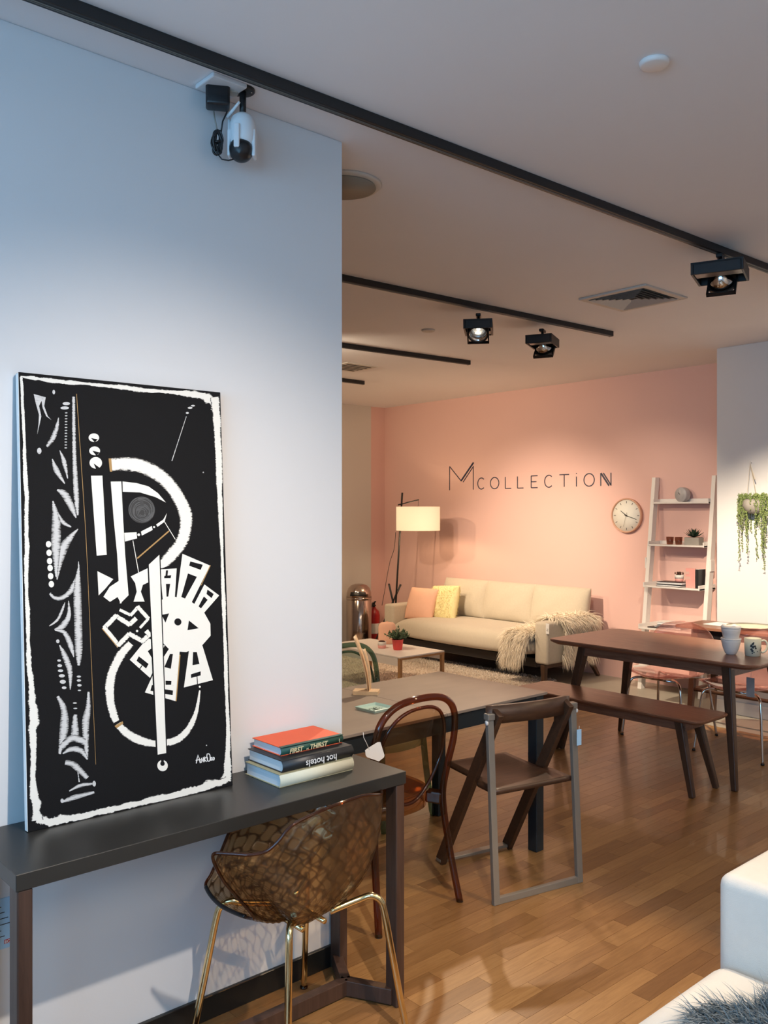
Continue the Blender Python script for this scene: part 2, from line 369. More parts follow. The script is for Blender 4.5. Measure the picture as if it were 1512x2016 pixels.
def textmesh(txt, size, ext=.0003, align='LEFT', shear=0, bold=0):
    cu = bpy.data.curves.new('t', 'FONT'); cu.body = txt; cu.size = size; cu.extrude = ext; cu.align_x = align; cu.shear = shear; cu.offset = bold; cu.resolution_u = 3
    o = bpy.data.objects.new('t', cu); COL.objects.link(o); dg = bpy.context.evaluated_depsgraph_get()
    me = bpy.data.meshes.new_from_object(o.evaluated_get(dg)); bpy.data.objects.remove(o); bpy.data.curves.remove(cu)
    return me
def text(name, txt, size, m, parent, mtx, **kw):
    me = textmesh(txt, size, **kw); me.materials.clear(); me.materials.append(M[m]); o = bpy.data.objects.new(name, me); COL.objects.link(o); o.parent = parent; o.matrix_local = mtx; return o
def basis(x, y, loc):
    x = Vector(x).normalized(); y = Vector(y).normalized(); z = x.cross(y)
    return Matrix((( x.x, y.x, z.x, loc[0]), (x.y, y.y, z.y, loc[1]), (x.z, y.z, z.z, loc[2]), (0, 0, 0, 1)))
def fur(name, samples, m, parent=None, ln=.08, wd=.004, jit=.5, droop=.5, seg=3, kind=None):
    """samples: list of (point, normal, flow). Each strand is a thin tapering ribbon."""
    vs = []; fs = []
    for p, n, fl in samples:
        L = ln*random.uniform(.6, 1.25); p = Vector(p); n = Vector(n)
        d = (n*.5+Vector(fl)+Vector([random.gauss(0, jit*.5) for _ in range(3)])).normalized()
        side = d.cross(n+Vector([random.gauss(0, .4) for _ in range(3)])); side = side.normalized() if side.length > 1e-5 else Vector((1, 0, 0))
        o = len(vs); q = p.copy()
        for k in range(seg):
            ww = wd*(1-k/seg)*.5+.0003; vs += [q-side*ww, q+side*ww]
            q = q+d*(L/seg); d = (d+Vector(fl)*droop*.4+Vector((0, 0, -droop*.35))).normalized()
        vs.append(q)
        for k in range(seg-1): fs.append((o+2*k, o+2*k+1, o+2*k+3, o+2*k+2))
        fs.append((o+2*seg-2, o+2*seg-1, o+2*seg))
    me = bpy.data.meshes.new(name); me.from_pydata([tuple(v) for v in vs], [], fs); me.materials.append(M[m])
    o = bpy.data.objects.new(name, me); COL.objects.link(o); o.parent = parent
    if kind: o['kind'] = kind
    return o

# ================================================================== THE SETTING
XP, YT, XPIL, XW, YW = 7.33, 8.27, 6.69, 1.96, 2.44     # pink wall, far wall, pillar face, end of near wall, near wall
floor = struct('floor', MB().box((-2.32, -2.7, -.12), (7.45, 8.4, -.012)), 'concrete')
GX = 6.2
far_strip = MB().box((GX, -2.7, -.0119), (XP+.02, 8.3, 0)).build('screed_strip', 'concrete', floor); far_strip['label'] = 'grey smooth floor strip along the pink wall'
pl = []
r0, r1 = int(-2.6/PW), int(8.3/PW)
for row in range(r0, r1):
    off = ((row*.618034) % 1.0)*PL
    c0 = int(math.floor((-2.2+off)/PL)); c1 = int(math.floor((GX+off)/PL))
    for c in range(c0, c1+1):
        x0 = max(c*PL-off, -2.2); x1 = min((c+1)*PL-off, GX-.001)
        if x1-x0 < .02: continue
        pl.append((x0, x1, row*PW, (row+1)*PW))
def vis(p):
    x = (p[0]+p[1])/2; y = (p[2]+p[3])/2; a = proj((x, y, 0))
    if a[2] < .3 or not (0 < a[0] < 1512 and a[1] < 2030): return False
    if y > YW:                                                 # behind the near wall?
        t = YW/y
        if x*t < XW: return False
    if y < 1.18 and x < 2.9: return False
    if 1.2 < y and x > GX: return False
    return True
seen = sorted([p for p in pl if vis(p)], key=lambda p: proj(((p[0]+p[1])/2, (p[2]+p[3])/2, 0))[2])[:300]
seenset = set(seen); cache = {}
g = .0005
for p in seen:
    key = round(p[1]-p[0], 3)
    if key not in cache:
        mb = MB(); L_ = p[1]-p[0]; mb.box((g, g, -.012), (L_-g, PW-g, 0)); o = mb.build('parquet_block', 'parquet', floor); cache[key] = o.data
    else:
        o = bpy.data.objects.new('parquet_block', cache[key]); COL.objects.link(o); o.parent = floor
    o.location = (p[0], p[2], 0)
mb = MB()
for p in pl:
    if p in seenset: continue
    mb.add([(p[0]+g, p[2]+g, -.012), (p[1]-g, p[2]+g, -.012), (p[1]-g, p[3]-g, -.012), (p[0]+g, p[3]-g, -.012), (p[0]+g, p[2]+g, 0), (p[1]-g, p[2]+g, 0), (p[1]-g, p[3]-g, 0), (p[0]+g, p[3]-g, 0)],
           [(4, 5, 6, 7), (0, 1, 5, 4), (1, 2, 6, 5), (2, 3, 7, 6), (3, 0, 4, 7)])
mb.build('parquet_blocks_beyond', 'parquet', floor, kind='stuff')
struct('ceiling', MB().box((-2.32, -2.8, CEIL), (7.5, 8.4, CEIL+.12)), 'ceil')
struct('wall_left', MB().box((-2.32, YW, 0), (XW, YW+.14, CEIL), .003, 1), 'wall')
struct('wall_inner', MB().box((.9, YW+.14, 0), (1.02, YT, CEIL)), 'wall')
struct('wall_pink', MB().box((XP, 3.3, 0), (XP+.12, YT+.12, CEIL)), 'pink')
struct('wall_far', MB().box((.9, YT, 0), (XP, YT+.12, CEIL)), 'wrap')
struct('wall_right', MB().box((XPIL, -2.7, 0), (XP+.12, 3.5, CEIL), .003, 1), 'wall')
struct('wall_near', MB().box((-2.32, -2.8, 0), (XPIL, -2.68, CEIL)), 'wall')
mb = MB(); mb.box((-2.32, -2.7, 0), (-2.2, YW, .35)); mb.box((-2.32, -2.7, 2.72), (-2.2, YW, CEIL)); mb.box((-2.32, -2.7, .35), (-2.2, -2.3, 2.72)); mb.box((-2.32, 2.1, .35), (-2.2, YW, 2.72))
struct('wall_front', mb, 'wall')
wf = MB()
for y in (-2.3, -.85, .62, 2.06): wf.box((-2.29, y, .35), (-2.24, y+.04, 2.72))
for z in (.35, 2.68): wf.box((-2.29, -2.3, z), (-2.24, 2.1, z+.04))
win = struct('window_1', wf, 'white')
MB().box((-2.27, -2.28, .37), (-2.264, 2.08, 2.7)).build('pane', 'glass', win)
struct('baseboard_left', MB().box((-2.2, YW-.014, 0), (XW+.002, YW, .075), .002, 1), 'base')
struct('baseboard_right', MB().box((XPIL-.018, -2.6, 0), (XPIL, 3.5, .10), .004, 1), 'white')

# ================================================================== CEILING FITTINGS
def track(x0, y0, x1, y1, label):
    t = thing('ceiling_track', label, 'light track', (x0, y0, CEIL), 0, 'black lighting tracks on the ceiling')
    L = math.hypot(x1-x0, y1-y0); t.rotation_euler = (0, 0, math.atan2(y1-y0, x1-x0))
    mb = MB(); mb.box((0, -.018, -.036), (L, .018, 0), .002, 1).build('housing', 'black', t)
    mb = MB(); mb.box((.0, -.004, -.0385), (L, -.0025, -.036)); mb.box((.0, .0025, -.0385), (L, .004, -.036)); mb.build('groove_lip', 'greymetal', t)
    MB().box((L, -.019, -.038), (L+.012, .019, 0), .002, 1).build('end_cap', 'matblack', t)
    return t
ZT = CEIL-.036
def onc(x, y): return on(x, y, z=ZT)
a = onc(40, -8); b = onc(1500, 531)
dx = (b-a); a0 = a-dx*.28; b0 = a+dx*1.45
track(a0.x, a0.y, b0.x, b0.y, 'long black light track crossing the whole ceiling past the camera')
a = onc(683, 556); b = onc(1202, 662); dx = b-a; a0 = a-dx*.7
track(a0.x, a0.y, b.x, b.y, 'black light track with two spotlights, ending short of the air vent')
a = onc(684, 686); b = onc(922, 718); dx = b-a; a0 = a-dx*1.6
track(a0.x, a0.y, b.x, b.y, 'bare black light track, second shortest in view')
b = onc(714, 757); track(b.x-3.8, b.y+.04, b.x, b.y, 'shortest visible black track end beside the near wall edge')

def spothead(x, y, rz, tilt, aim, power, label, deg=50, col=WARM2, w_=.092):
    """square gimbal spotlight under the track; lamp barrel tips toward local +X"""
    t = thing('track_spotlight', label, 'spotlight', (x, y, CEIL-.036), rz, 'black spotlights hanging from the tracks')
    MB().box((-.04, -.016, -.022), (.04, .016, -.003), .003, 1).build('track_adapter', 'matblack', t)
    MB().tube([(0, 0, -.022), (0, 0, -.06)], .009, 10).build('stem', 'black', t)
    fr = MB(); s = .125
    for q in ((-s, -w_, s, -w_+.012), (-s, w_-.012, s, w_), (-s, -w_+.012, -s+.012, w_-.012), (s-.012, -w_+.012, s, w_-.012)):
        fr.box((q[0], q[1], -.118), (q[2], q[3], -.06), .002, 1)
    fr.box((-s, -w_, -.068), (s, w_, -.058)); fr.build('square_housing', 'black', t)
    # plate that closes the back half of the box
    MB().box((-s+.012, -w_+.014, -.112), (-.02, w_-.014, -.106)).build('cover_plate', 'greymetal', t)
    dr = Vector((math.sin(tilt), 0, -math.cos(tilt))); c = Vector((.035, 0, -.115)); mt = Matrix.Translation(c) @ orient(dr).to_4x4()
    brl = MB(); brl.lathe([(.018, -.05), (.03, -.045), (.052, 0), (.06, .035), (.056, .035), (.048, 0), (.026, -.04), (.018, -.045)], seg=28, mtx=mt); brl.build('reflector', 'chrome', t)
    MB().lathe([(.066, .028), (.066, .046), (.058, .046), (.058, .028), (.066, .028)], seg=28, mtx=mt).build('lamp_ring', 'black', t)
    MB().box((-.07, -.07, .030), (-.062, .07, .05), mtx=mt).box((.062, -.07, .030), (.07, .07, .05), mtx=mt).box((-.07, -.07, .03), (.07, -.062, .05), mtx=mt).box((-.07, .062, .03), (.07, .07, .05), mtx=mt).build('gimbal_frame', 'black', t)
    MB().lathe([(0, -.038), (.026, -.036), (.040, -.015), (.048, .010), (.0495, .010), (.042, -.017), (.028, -.040), (0, -.042)], seg=28, mtx=mt).build('bowl', 'reflect', t)
    MB().lathe([(0, -.036), (.010, -.034), (.012, -.015), (.006, -.004), (0, -.003)], seg=14, mtx=mt).build('bulb', 'lampface', t)
    bpy.context.view_layer.update()
    p = t.matrix_world @ (c+dr*.06)
    spot('spotlight_lamp', p, aim, power, deg, .7, col, .03)
    return t
p = onc(1418, 501); spothead(p.x, p.y, R(20), R(50), (6.69, 2.75, .65), 720, 'spotlight nearest the camera, on the long track above the dining table', 56, WARM2, .122)
p = onc(942, 618); spothead(p.x, p.y, R(-140), R(40), (2.25, 2.85, .75), 210, 'left of the two spotlights on the second track, facing the camera', 50)
p = onc(1068, 648); spothead(p.x, p.y, R(25), R(45), (7.33, 4.5, 1.0), 80, 'right of the two spotlights on the second track, turned to the shelf', 62)

def disc(name, label, cat, px, py, r, h, m, extra=None):
    p = on(px, py, z=CEIL-h/2); t = MB().lathe([(0, 0), (r*.97, 0), (r, .15*h), (r*.94, h*.85), (r*.8, h), (0, h)][::-1], (0, 0, 0), 36, mtx=Matrix.Diagonal((1, 1, -1, 1)))
    o = t.build(name, m); o.location = (p.x, p.y, CEIL); tag(o, label, cat); return o
o = disc('smoke_detector', 'round white cover plate on the ceiling at upper right', 'detector', 1288, 126, .044, .014, 'white')
o = disc('sprinkler_cover', 'small flat white sprinkler cap on ceiling left of the spotlights', 'sprinkler cap', 843, 651, .05, .012, 'vent')
o = disc('ceiling_speaker', 'round ceiling speaker with tan grille beside the near wall edge', 'speaker', 677, 366, .155, .012, 'vent')
g_ = MB().lathe([(0, 0), (.128, 0), (.13, -.004)], seg=40).build('speaker_grille', 'grille', o); g_.location = (0, 0, -.0125)
for k in range(7):
    MB().lathe([(.015+k*.018, -.0006), (.018+k*.018, -.0018), (.021+k*.018, -.0006)], seg=32).build('grille_ring', 'grille', o).location = (0, 0, -.013)
# small vent seen at the wall edge
p = on(690, 722, z=CEIL); t = thing('small_ceiling_vent', 'small flat vent at the near wall edge on the far ceiling', 'vent', (p.x, p.y, CEIL))
MB().box((-.18, -.18, -.008), (.18, .18, 0), .003, 1).build('frame', 'vent', t)
for k in range(5): MB().box((-.14, -.13+k*.06, -.011), (.14, -.11+k*.06, -.008)).build('slat', 'ventdark', t)
# square diffuser
t = thing('air_vent', 'square louvred air vent in the ceiling left of nearest spotlight', 'vent', (4.72, 3.015, CEIL))
fr = MB(); s0 = .235; s1 = .195
for q in ((-s0, -s0, s0, -s1), (-s0, s1, s0, s0), (-s0, -s1, -s1, s1), (s1, -s1, s0, s1)): fr.box((q[0], q[1], -.012), (q[2], q[3], 0), .002, 1)
fr.build('frame', 'vent', t); MB().box((-s1, -s1, -.003), (s1, s1, -.001)).build('dark_core', 'ventdark', t)
for k in range(6):
    r_ = s1-.005-k*.029
    for ang in range(4):
        lv = MB(); mt = Matrix.Rotation(ang*math.pi/2, 4, 'Z')
        lv.add([(-r_, r_, -.015), (r_, r_, -.015), (r_-.014, r_-.014, -.004), (-r_+.014, r_-.014, -.004), (-r_, r_+.002, -.0165), (r_, r_+.002, -.0165), (r_-.014, r_-.012, -.0055), (-r_+.014, r_-.012, -.0055)],
               [(0, 1, 2, 3), (4, 5, 6, 7), (0, 1, 5, 4), (2, 3, 7, 6)], False, mt); lv.build('louvre', 'vent', t)

# ------------------------------------------------------------------ security camera
dsc = on(478, 179, z=CEIL-.004)
t = thing('security_camera', 'white dome security camera hanging from the ceiling by a black stem', 'security camera', (dsc.x, dsc.y, CEIL), R(-41))
MB().lathe([(0, 0), (.038, 0), (.038, -.006), (.034, -.009), (0, -.009)], seg=32).build('mounting_disc', 'black', t)
for k in range(3):
    a = k*2.1; MB().lathe([(0, -.0085), (.003, -.0085), (.003, -.0105), (0, -.011)], (math.cos(a)*.027, math.sin(a)*.027, 0), 10).build('screw', 'steel', t)
MB().tube([(0, 0, -.009), (0, 0, -.085)], .0105, 14).build('stem', 'black', t)
body = MB().lathe([(0, -.075), (.02, -.078), (.034, -.09), (.041, -.112), (.042, -.14), (.04, -.165), (.034, -.178), (.0, -.18)], seg=36).build('body', 'whitep', t)
MB().box((-.021, -.052, -.20), (-.003, -.032, -.125), .004, 2).build('front_arm', 'whitep', t)
MB().box((.030, -.02, -.215), (.042, .022, -.13), .005, 3).build('side_arm', 'whitep', t)
MB().box((-.046, -.02, -.215), (-.036, .014, -.13), .005, 3).build('side_arm', 'whitep', t)
mt = Matrix.Translation((-.004, -.012, -.196)) @ Matrix.Rotation(R(-55), 4, 'X')
ln = MB().lathe([(0, -.036), (.02, -.031), (.033, -.016), (.038, 0), (.036, .012), (.028, .018), (0, .021)], seg=36, mtx=mt).build('lens_ball', 'matblack', t)
for k in range(6):
    a = k*1.047; MB().lathe([(0, .0185), (.0045, .0185), (.0045, .022), (0, .022)], seg=10, mtx=mt @ Matrix.Translation((math.cos(a)*.018, math.sin(a)*.018, 0))).build('led', 'chrome' if k % 2 else 'matblack', ln)
MB().lathe([(0, .02), (.009, .02), (.01, .026), (0, .028)], seg=18, mtx=mt).build('lens_glass', 'steel', ln)
MB().tube([(-.048, 0, -.086), (-.005, -.035, -.055)], [.0058, .004], 10).build('antenna', 'whitep', t)
MB().tube([(-.043, .0, -.095), (-.043, .002, -.165)], [.0045, .0045], 10).build('antenna', 'whitep', t)
p1 = on(431, 186, Y=2.365)
t = thing('power_adapter', 'black mains adapter plugged into the ceiling beside the security camera', 'adapter', (p1.x, 2.372, p1.z), R(-30))
MB().box((-.037, -.028, -.04), (.037, .028, .036), .009, 3).build('adapter_body', 'matblack', t)
MB().box((-.012, -.012, .034), (.012, .012, CEIL-.016-p1.z)).build('plug', 'matblack', t)
t = thing('ceiling_socket', 'white socket plate on the ceiling above the black adapter', 'socket', (p1.x+.005, 2.36, CEIL), 0)
MB().box((-.06, -.055, -.014), (.06, .055, 0), .004, 2).build('plate', 'whitep', t)
for k in (-1, 1): MB().lathe([(0, -.0135), (.017, -.0135), (.017, -.017), (.013, -.0175), (0, -.015)], (.02+k*.022, .0, 0), 20).build('outlet', 'vent', t)
p2 = on(428, 281, Y=2.385)
t = thing('bundled_cable', 'black cable tied in a bundle hanging left of the security camera', 'cable', (p2.x, 2.385, p2.z))
mb = MB(); pts = []
for k in range(150):
    a = k/150*2*math.pi*6; pts.append((math.cos(a)*(.010+.004*math.sin(k*.7))+.004*math.sin(k*.13), math.sin(a*.5+k*.1)*.008, math.sin(a)*.036))
mb.tube(pts, .0033, 6); mb.build('coil', 'matblack', t)
MB().tube([(.012, 0, .03), (.016, -.005, .07), (.028, -.01, .10), (.03, -.01, .125)], .0025, 6).build('cable_run', 'matblack', t)
MB().tube([(.0, 0, .035), (-.004, .01, .08), (-.01, .01, .12)], .0022, 6).build('cable_run', 'greymetal', t)
MB().tube([(.0, 0, -.034), (.01, -.01, -.052), (.028, -.02, -.054), (.05, -.03, -.045)], .0022, 6).build('cable_run', 'matblack', t)
MB().tube([(-.014, 0, 0), (-.0, -.014, .002), (.014, 0, .004), (0, .014, .002)], .004, 6, True).build('cable_tie', 'black', t)

# ================================================================== CONSOLE TABLE
DX0, DX1, DY0, DY1, DZ = .70, 1.935, 2.078, 2.432, .76
t = thing('console_table', 'long charcoal console table with brown wooden legs against the white wall', 'console table', ((DX0+DX1)/2, (DY0+DY1)/2, 0)); hx = (DX1-DX0)/2; hy = (DY1-DY0)/2
MB().box((-hx, -hy, DZ-.04), (hx, hy, DZ), .0015, 1).build('tabletop', 'desk', t)
for sx in (-1, 1):
    for sy in (-1, 1):
        cx = sx*(hx-.022); cy = sy*(hy-.03)
        MB().box((cx-.018, cy-.027, 0), (cx+.018, cy+.027, DZ-.04), .003, 1).build('leg', 'brownleg', t)
    xj = sx*(hx-.11)
    for sy in (-1, 1):
        MB().bar((xj, 0, .03), (sx*(hx-.03), sy*(hy-.03), .03), .034, .05, bev=.002).build('foot_stretcher', 'brownleg', t)
MB().bar((-(hx-.11), 0, .03), (hx-.11, 0, .03), .034, .05, bev=.002).build('long_stretcher', 'brownleg', t)
# leaflet on the wall left of the console
lt = on(2, 1768, Y=YW-.002); lb = on(16, 1866, Y=YW-.002)
t = thing('wall_leaflet', 'pale blue printed leaflet on the wall left of the console legs', 'leaflet', (lt.x, YW, (lt.z+lb.z)/2))
MB().box((-.12, -.003, -.068), (.028, -.001, .068)).build('sheet', 'leaflet', t)
for k in range(6): MB().box((-.10+.01*(k % 3), -.0036, .045-k*.016), (.0+.009*(k % 4), -.003, .047-k*.016)).build('print_line', 'blackink', t)
MB().box((.008, -.0036, -.056), (.026, -.003, -.045)).build('red_print_block', 'redink', t)
text('letters', 'EC', .011, 'text', t, basis((1, 0, 0), (0, 0, 1), (.009, -.0040, -.0545)), bold=.0003)

# ------------------------------------------------------------------ books
def book(cx, cy, z, lx, ly, th, cover, spine, label, group, rz=0, spine_r=.006, top=None, under=None):
    """hardback lying flat, spine on local -Y"""
    t = thing('hardback_book', label, 'book', (cx, cy, z), rz, group); b = .0028
    MB().box((-lx/2+.004, -ly/2+.006, b), (lx/2-.004, ly/2-.005, th-b)).build('page_block', 'pages', t)
    MB().box((-lx/2, -ly/2+.004, 0), (lx/2, ly/2, b), .0008, 1).build('cover_board', under or cover, t)
    MB().box((-lx/2, -ly/2+.004, th-b), (lx/2, ly/2, th), .0008, 1).build('cover_board', top or cover, t)
    sp = MB(); n = 10
    sp.grid(2, n, lambda u, v: (-lx/2+u*lx, -ly/2+.006-spine_r*math.sin(math.pi*v)*1.2, v*th), .0022)
    sp.build('spine', spine, t); return t
B1 = on(551, 1551, z=.76); B2 = on(558, 1523, z=.80)
G = 'books stacked on the console table'
b1 = book(1.524+.145, 2.20+.098, .76, .29, .196, .041, 'olive', 'cream', 'cream spined hardback at the bottom of the stack on the console', G, 0, .007, under='olive')
p = on(557, 1523, z=.801)
b2 = book(p.x+.14, p.y+.10, .801, .28, .196, .037, 'bookblack', 'bookblack', 'thick black hardback in the middle of the console stack', G, 0, .009)
text('title_lettering', 'hot hotels', .030, 'text', b2, basis((-1, 0, 0), (0, 0, -1), (.062, -.1118, .0265)), bold=.0002)
p = on(553, 1490, z=.838)
b3 = book(p.x+.125, p.y+.082, .838, .248, .165, .028, 'orange', 'dkgreen', 'orange topped hardback with dark green spine on top of the stack', G, 0, .006)
# the dark green cloth of the spine runs a little onto the boards
MB().box((-.124, -.0845, .0272), (.124, -.068, .0286), .0005, 1).build('spine_cloth', 'dkgreen', b3)
text('title_lettering', 'FIRST', .0215, 'goldink', b3, basis((1, 0, 0), (0, 0, 1), (-.100, -.0925, .0068)), shear=.25, bold=.0006)
text('title_lettering', 'IN', .009, 'goldink', b3, basis((1, 0, 0), (0, 0, 1), (-.035, -.0928, .0068)), shear=.25)
text('title_lettering', 'THIRST', .0215, 'goldink', b3, basis((1, 0, 0), (0, 0, 1), (-.021, -.0925, .0068)), shear=.25, bold=.0006)
MB().box((.100, -.0925, .008), (.102, -.0915, .02)).build('spine_mark', 'goldink', b3)

# ------------------------------------------------------------------ the painting
A_TL, A_TR, A_BR, A_BL = (185, 130), (1362, 262), (1387, 2557), (177, 2832)
CWd, CHt = .615, 1.222
def homog(src, dst):
    A = []; 
    for (x, y), (u, v) in zip(src, dst):
        A.append([x, y, 1, 0, 0, 0, -u*x, -u*y, u]); A.append([0, 0, 0, x, y, 1, -v*x, -v*y, v])
    n = 8
    for i in range(n):
        p = max(range(i, n), key=lambda r: abs(A[r][i])); A[i], A[p] = A[p], A[i]
        for r in range(n):
            if r != i:
                f = A[r][i]/A[i][i]; A[r] = [a-f*b for a, b in zip(A[r], A[i])]
    h = [A[i][8]/A[i][i] for i in range(n)]+[1]
    return lambda x, y: ((h[0]*x+h[1]*y+h[2])/(h[6]*x+h[7]*y+1), (h[3]*x+h[4]*y+h[5])/(h[6]*x+h[7]*y+1))
UV = homog([A_TL, A_TR, A_BR, A_BL], [(0, CHt), (CWd, CHt), (CWd, 0), (0, 0)])
cb = on(58, 1637, z=.76)
pt = thing('abstract_painting', 'tall black and white abstract canvas leaning on the wall', 'painting', (.818, 2.336, .7605))
lean = math.asin((2.412-2.336)/CHt); pt.rotation_euler = (-lean, 0, R(-1.2))
MB().box((0, 0, 0), (CWd, .022, CHt), .001, 1).build('stretched_canvas', 'canvas', pt)
MB().box((-.0012, .0012, .002), (-.0002, .021, CHt-.002)).build('bare_side_edge', 'paper', pt)
LAY = [0]
class Paint:
    pe = 1.0
    def __init__(s): s.v = []; s.f = []; s.e = []
    def poly(s, P):
        LAY[0] += 1; y = -.0004-.0000025*LAY[0]; o = len(s.v); q = [UV(*p) for p in P]
        s.v += [(u, y, v) for u, v in q]; s.e += [s.pe]*len(q); s.f.append(tuple(range(o, o+len(q))))
    def stroke(s, P, rough=0, n=8):
        LAY[0] += 1; y = -.0004-.0000025*LAY[0]; C = cat_rom(P, n); o = len(s.v); m = len(C)
        N1 = [random.uniform(-1, 1) for _ in range(m//5+3)]; N2 = [random.uniform(-1, 1) for _ in range(m//5+3)]
        def nz(N, i): f = i/5; k = int(f); q = f-k; return N[k]+(N[k+1]-N[k])*q*q*(3-2*q)
        for i, (x, yy, w) in enumerate(C):
            a = C[max(i-1, 0)]; b = C[min(i+1, m-1)]; dx, dy = b[0]-a[0], b[1]-a[1]; L = math.hypot(dx, dy) or 1
            nx, ny = -dy/L, dx/L; w = max(w, .6)
            w1 = w*(1+rough*(nz(N1, i)+.35*random.uniform(-1, 1))); w2 = w*(1+rough*(nz(N2, i)+.35*random.uniform(-1, 1)))
            for ww, e_ in ((w1, 0), (w1*.45, .55), (0, 1), (-w2*.45, .55), (-w2, 0)):
                u, v = UV(x+nx*ww, yy+ny*ww); s.v.append((min(max(u, .0005), CWd-.0005), y, min(max(v, .0005), CHt-.0005))); s.e.append(e_)
        for i in range(m-1): s.f += [(o+5*i+j, o+5*i+j+1, o+5*i+j+6, o+5*i+j+5) for j in range(4)]
    def ell(s, x, y, rx, ry=None, n=20):
        ry = ry or rx; s.poly([(x+rx*math.cos(k*2*math.pi/n), y+ry*math.sin(k*2*math.pi/n)) for k in range(n)])
    def build(s, name, m):
        me = bpy.data.meshes.new(name); me.from_pydata(s.v, [], s.f); me.materials.append(M[m]); at_ = me.attributes.new('edge', 'FLOAT', 'POINT'); at_.data.foreach_set('value', s.e)
        # paint is a skin on the canvas: give every facet the canvas' outward side
        o = bpy.data.objects.new(name, me); COL.objects.link(o); o.parent = pt; o['label'] = name.replace('_', ' '); o['kind'] = 'stuff'; return o
W = Paint()
W.stroke([(195, 158, 7), (300, 172, 12), (420, 190, 15), (600, 205, 13), (800, 230, 16), (1000, 252, 12), (1150, 265, 15), (1280, 290, 26), (1335, 350, 26)], .35, 14)
W.stroke([(1325, 290, 24), (1338, 420, 24), (1342, 600, 20), (1348, 900, 16), (1352, 1200, 10), (1356, 1500, 12), (1360, 1900, 14), (1364, 2200, 14), (1362, 2400, 18), (1345, 2530, 30)], .3, 14)
W.stroke([(1355, 2525, 24), (1180, 2580, 30), (1000, 2625, 22), (800, 2668, 19), (600, 2715, 24), (420, 2750, 28), (300, 2768, 26), (228, 2755, 28)], .4, 16)
W.stroke([(200, 160, 8), (206, 400, 10), (210, 700, 12), (212, 1000, 14), (203, 1300, 17), (203, 1700, 14), (208, 1900, 18), (222, 2050, 28), (224, 2150, 30), (218, 2300, 24), (214, 2500, 22), (222, 2650, 30), (236, 2760, 34)], .35, 14)
for x, y in ((337, 1138), (339, 1188), (341, 1237), (343, 1277), (345, 1325), (348, 1372)): W.ell(x, y, 16, 19)
W.ell(617, 518, 31, 25); W.ell(620, 595, 32, 26); W.ell(625, 665, 37, 34)
W.poly([(595, 740), (662, 740), (677, 1203), (618, 1207)])
W.stroke([(718, 677, 40), (800, 673, 41), (900, 690, 43), (1000, 745, 42), (1085, 840, 38), (1142, 960, 41), (1140, 1060, 38), (1105, 1150, 38), (1030, 1235, 34), (985, 1275, 16)], .05, 10)
W.poly([(710, 775), (772, 775), (778, 1000), (785, 1200), (800, 1440), (748, 1490), (738, 1200), (722, 990)])
W.poly([(779, 775), (860, 785), (930, 805), (985, 845), (1030, 900), (970, 868), (880, 840), (779, 835)])
W.poly([(782, 1075), (855, 1072), (857, 1108), (786, 1126)]); W.ell(867, 1087, 8)
W.poly([(880, 1068), (945, 1036), (949, 1060), (885, 1092)]); W.ell(958, 1043, 6)
W.poly([(970, 1028), (1012, 1000), (1035, 962), (1020, 1012), (978, 1042)])
for q in ([(832, 1120, 2.5), (862, 1310, 2.5)], [(1018, 1010, 2.5), (1080, 1115, 2.5)]): W.stroke(q)
W.poly([(620, 1298), (712, 1345), (665, 1400), (624, 1440)])
W.poly([(745, 1355), (790, 1400), (755, 1490), (735, 1450), (690, 1478), (652, 1448), (690, 1390)])
W.poly([(815, 1330), (925, 1278), (925, 1362), (885, 1380), (872, 1420), (893, 1478), (828, 1478), (848, 1420), (840, 1370)])
W.poly([(988, 1290), (1085, 1285), (1070, 1460), (1000, 1475)])
W.poly([(1120, 1200), (1280, 1270), (1165, 1490), (1080, 1460)])
W.poly([(1245, 1380), (1330, 1445), (1240, 1545), (1180, 1500)])
W.poly([(985, 1470), (1060, 1448), (1160, 1475), (1235, 1535), (1275, 1610), (1275, 1680), (1225, 1735), (1130, 1775), (1040, 1768), (985, 1710)])
W.poly([(1150, 1745), (1225, 1735), (1283, 1940), (1112, 1982)])
W.poly([(1030, 1755), (1092, 1770), (1062, 2062), (883, 2010), (945, 1880)])
W.poly([(905, 1690), (1005, 1735), (915, 1925), (798, 1818)])
W.stroke([(745, 1525, 10), (808, 1556, 10)], 0, 2); W.stroke([(808, 1560, 11), (855, 1508, 11)], 0, 2); W.stroke([(850, 1506, 13), (915, 1580, 13)], 0, 2); W.stroke([(913, 1578, 9), (862, 1632, 9)], 0, 2)
for q in ([(842, 1575), (800, 1612)], [(805, 1615), (722, 1560)], [(728, 1556), (652, 1632)], [(650, 1625), (738, 1738)], [(732, 1735), (800, 1665)], [(796, 1664), (880, 1712)], [(872, 1712), (920, 1668)], [(920, 1676), (898, 1648)]):
    W.stroke([(q[0][0], q[0][1], 15), (q[1][0], q[1][1], 15)], 0, 2)
W.ell(845, 1650, 7)
W.stroke([(806, 1722, 22), (740, 1800, 27), (692, 1900, 28), (676, 2000, 28), (688, 2110, 26), (722, 2195, 22), (790, 2262, 28), (880, 2300, 26), (960, 2310, 20), (1060, 2290, 22), (1130, 2230, 20), (1180, 2130, 13), (1205, 2000, 5)], .07, 10)
W.ell(1205, 1978, 6)
K = Paint()     # black gaps cut into the white shapes
K.poly([(640, 528), (600, 520), (622, 545)]); K.poly([(652, 605), (606, 594), (628, 622)]); K.poly([(655, 700), (612, 668), (625, 700)])
K.poly([(1022, 1296), (1034, 1296), (1030, 1330), (1018, 1330)]); K.poly([(1012, 1328), (1052, 1325), (1048, 1342), (1010, 1342)]); K.poly([(1020, 1375), (1045, 1375), (1032, 1450), (1022, 1450)])
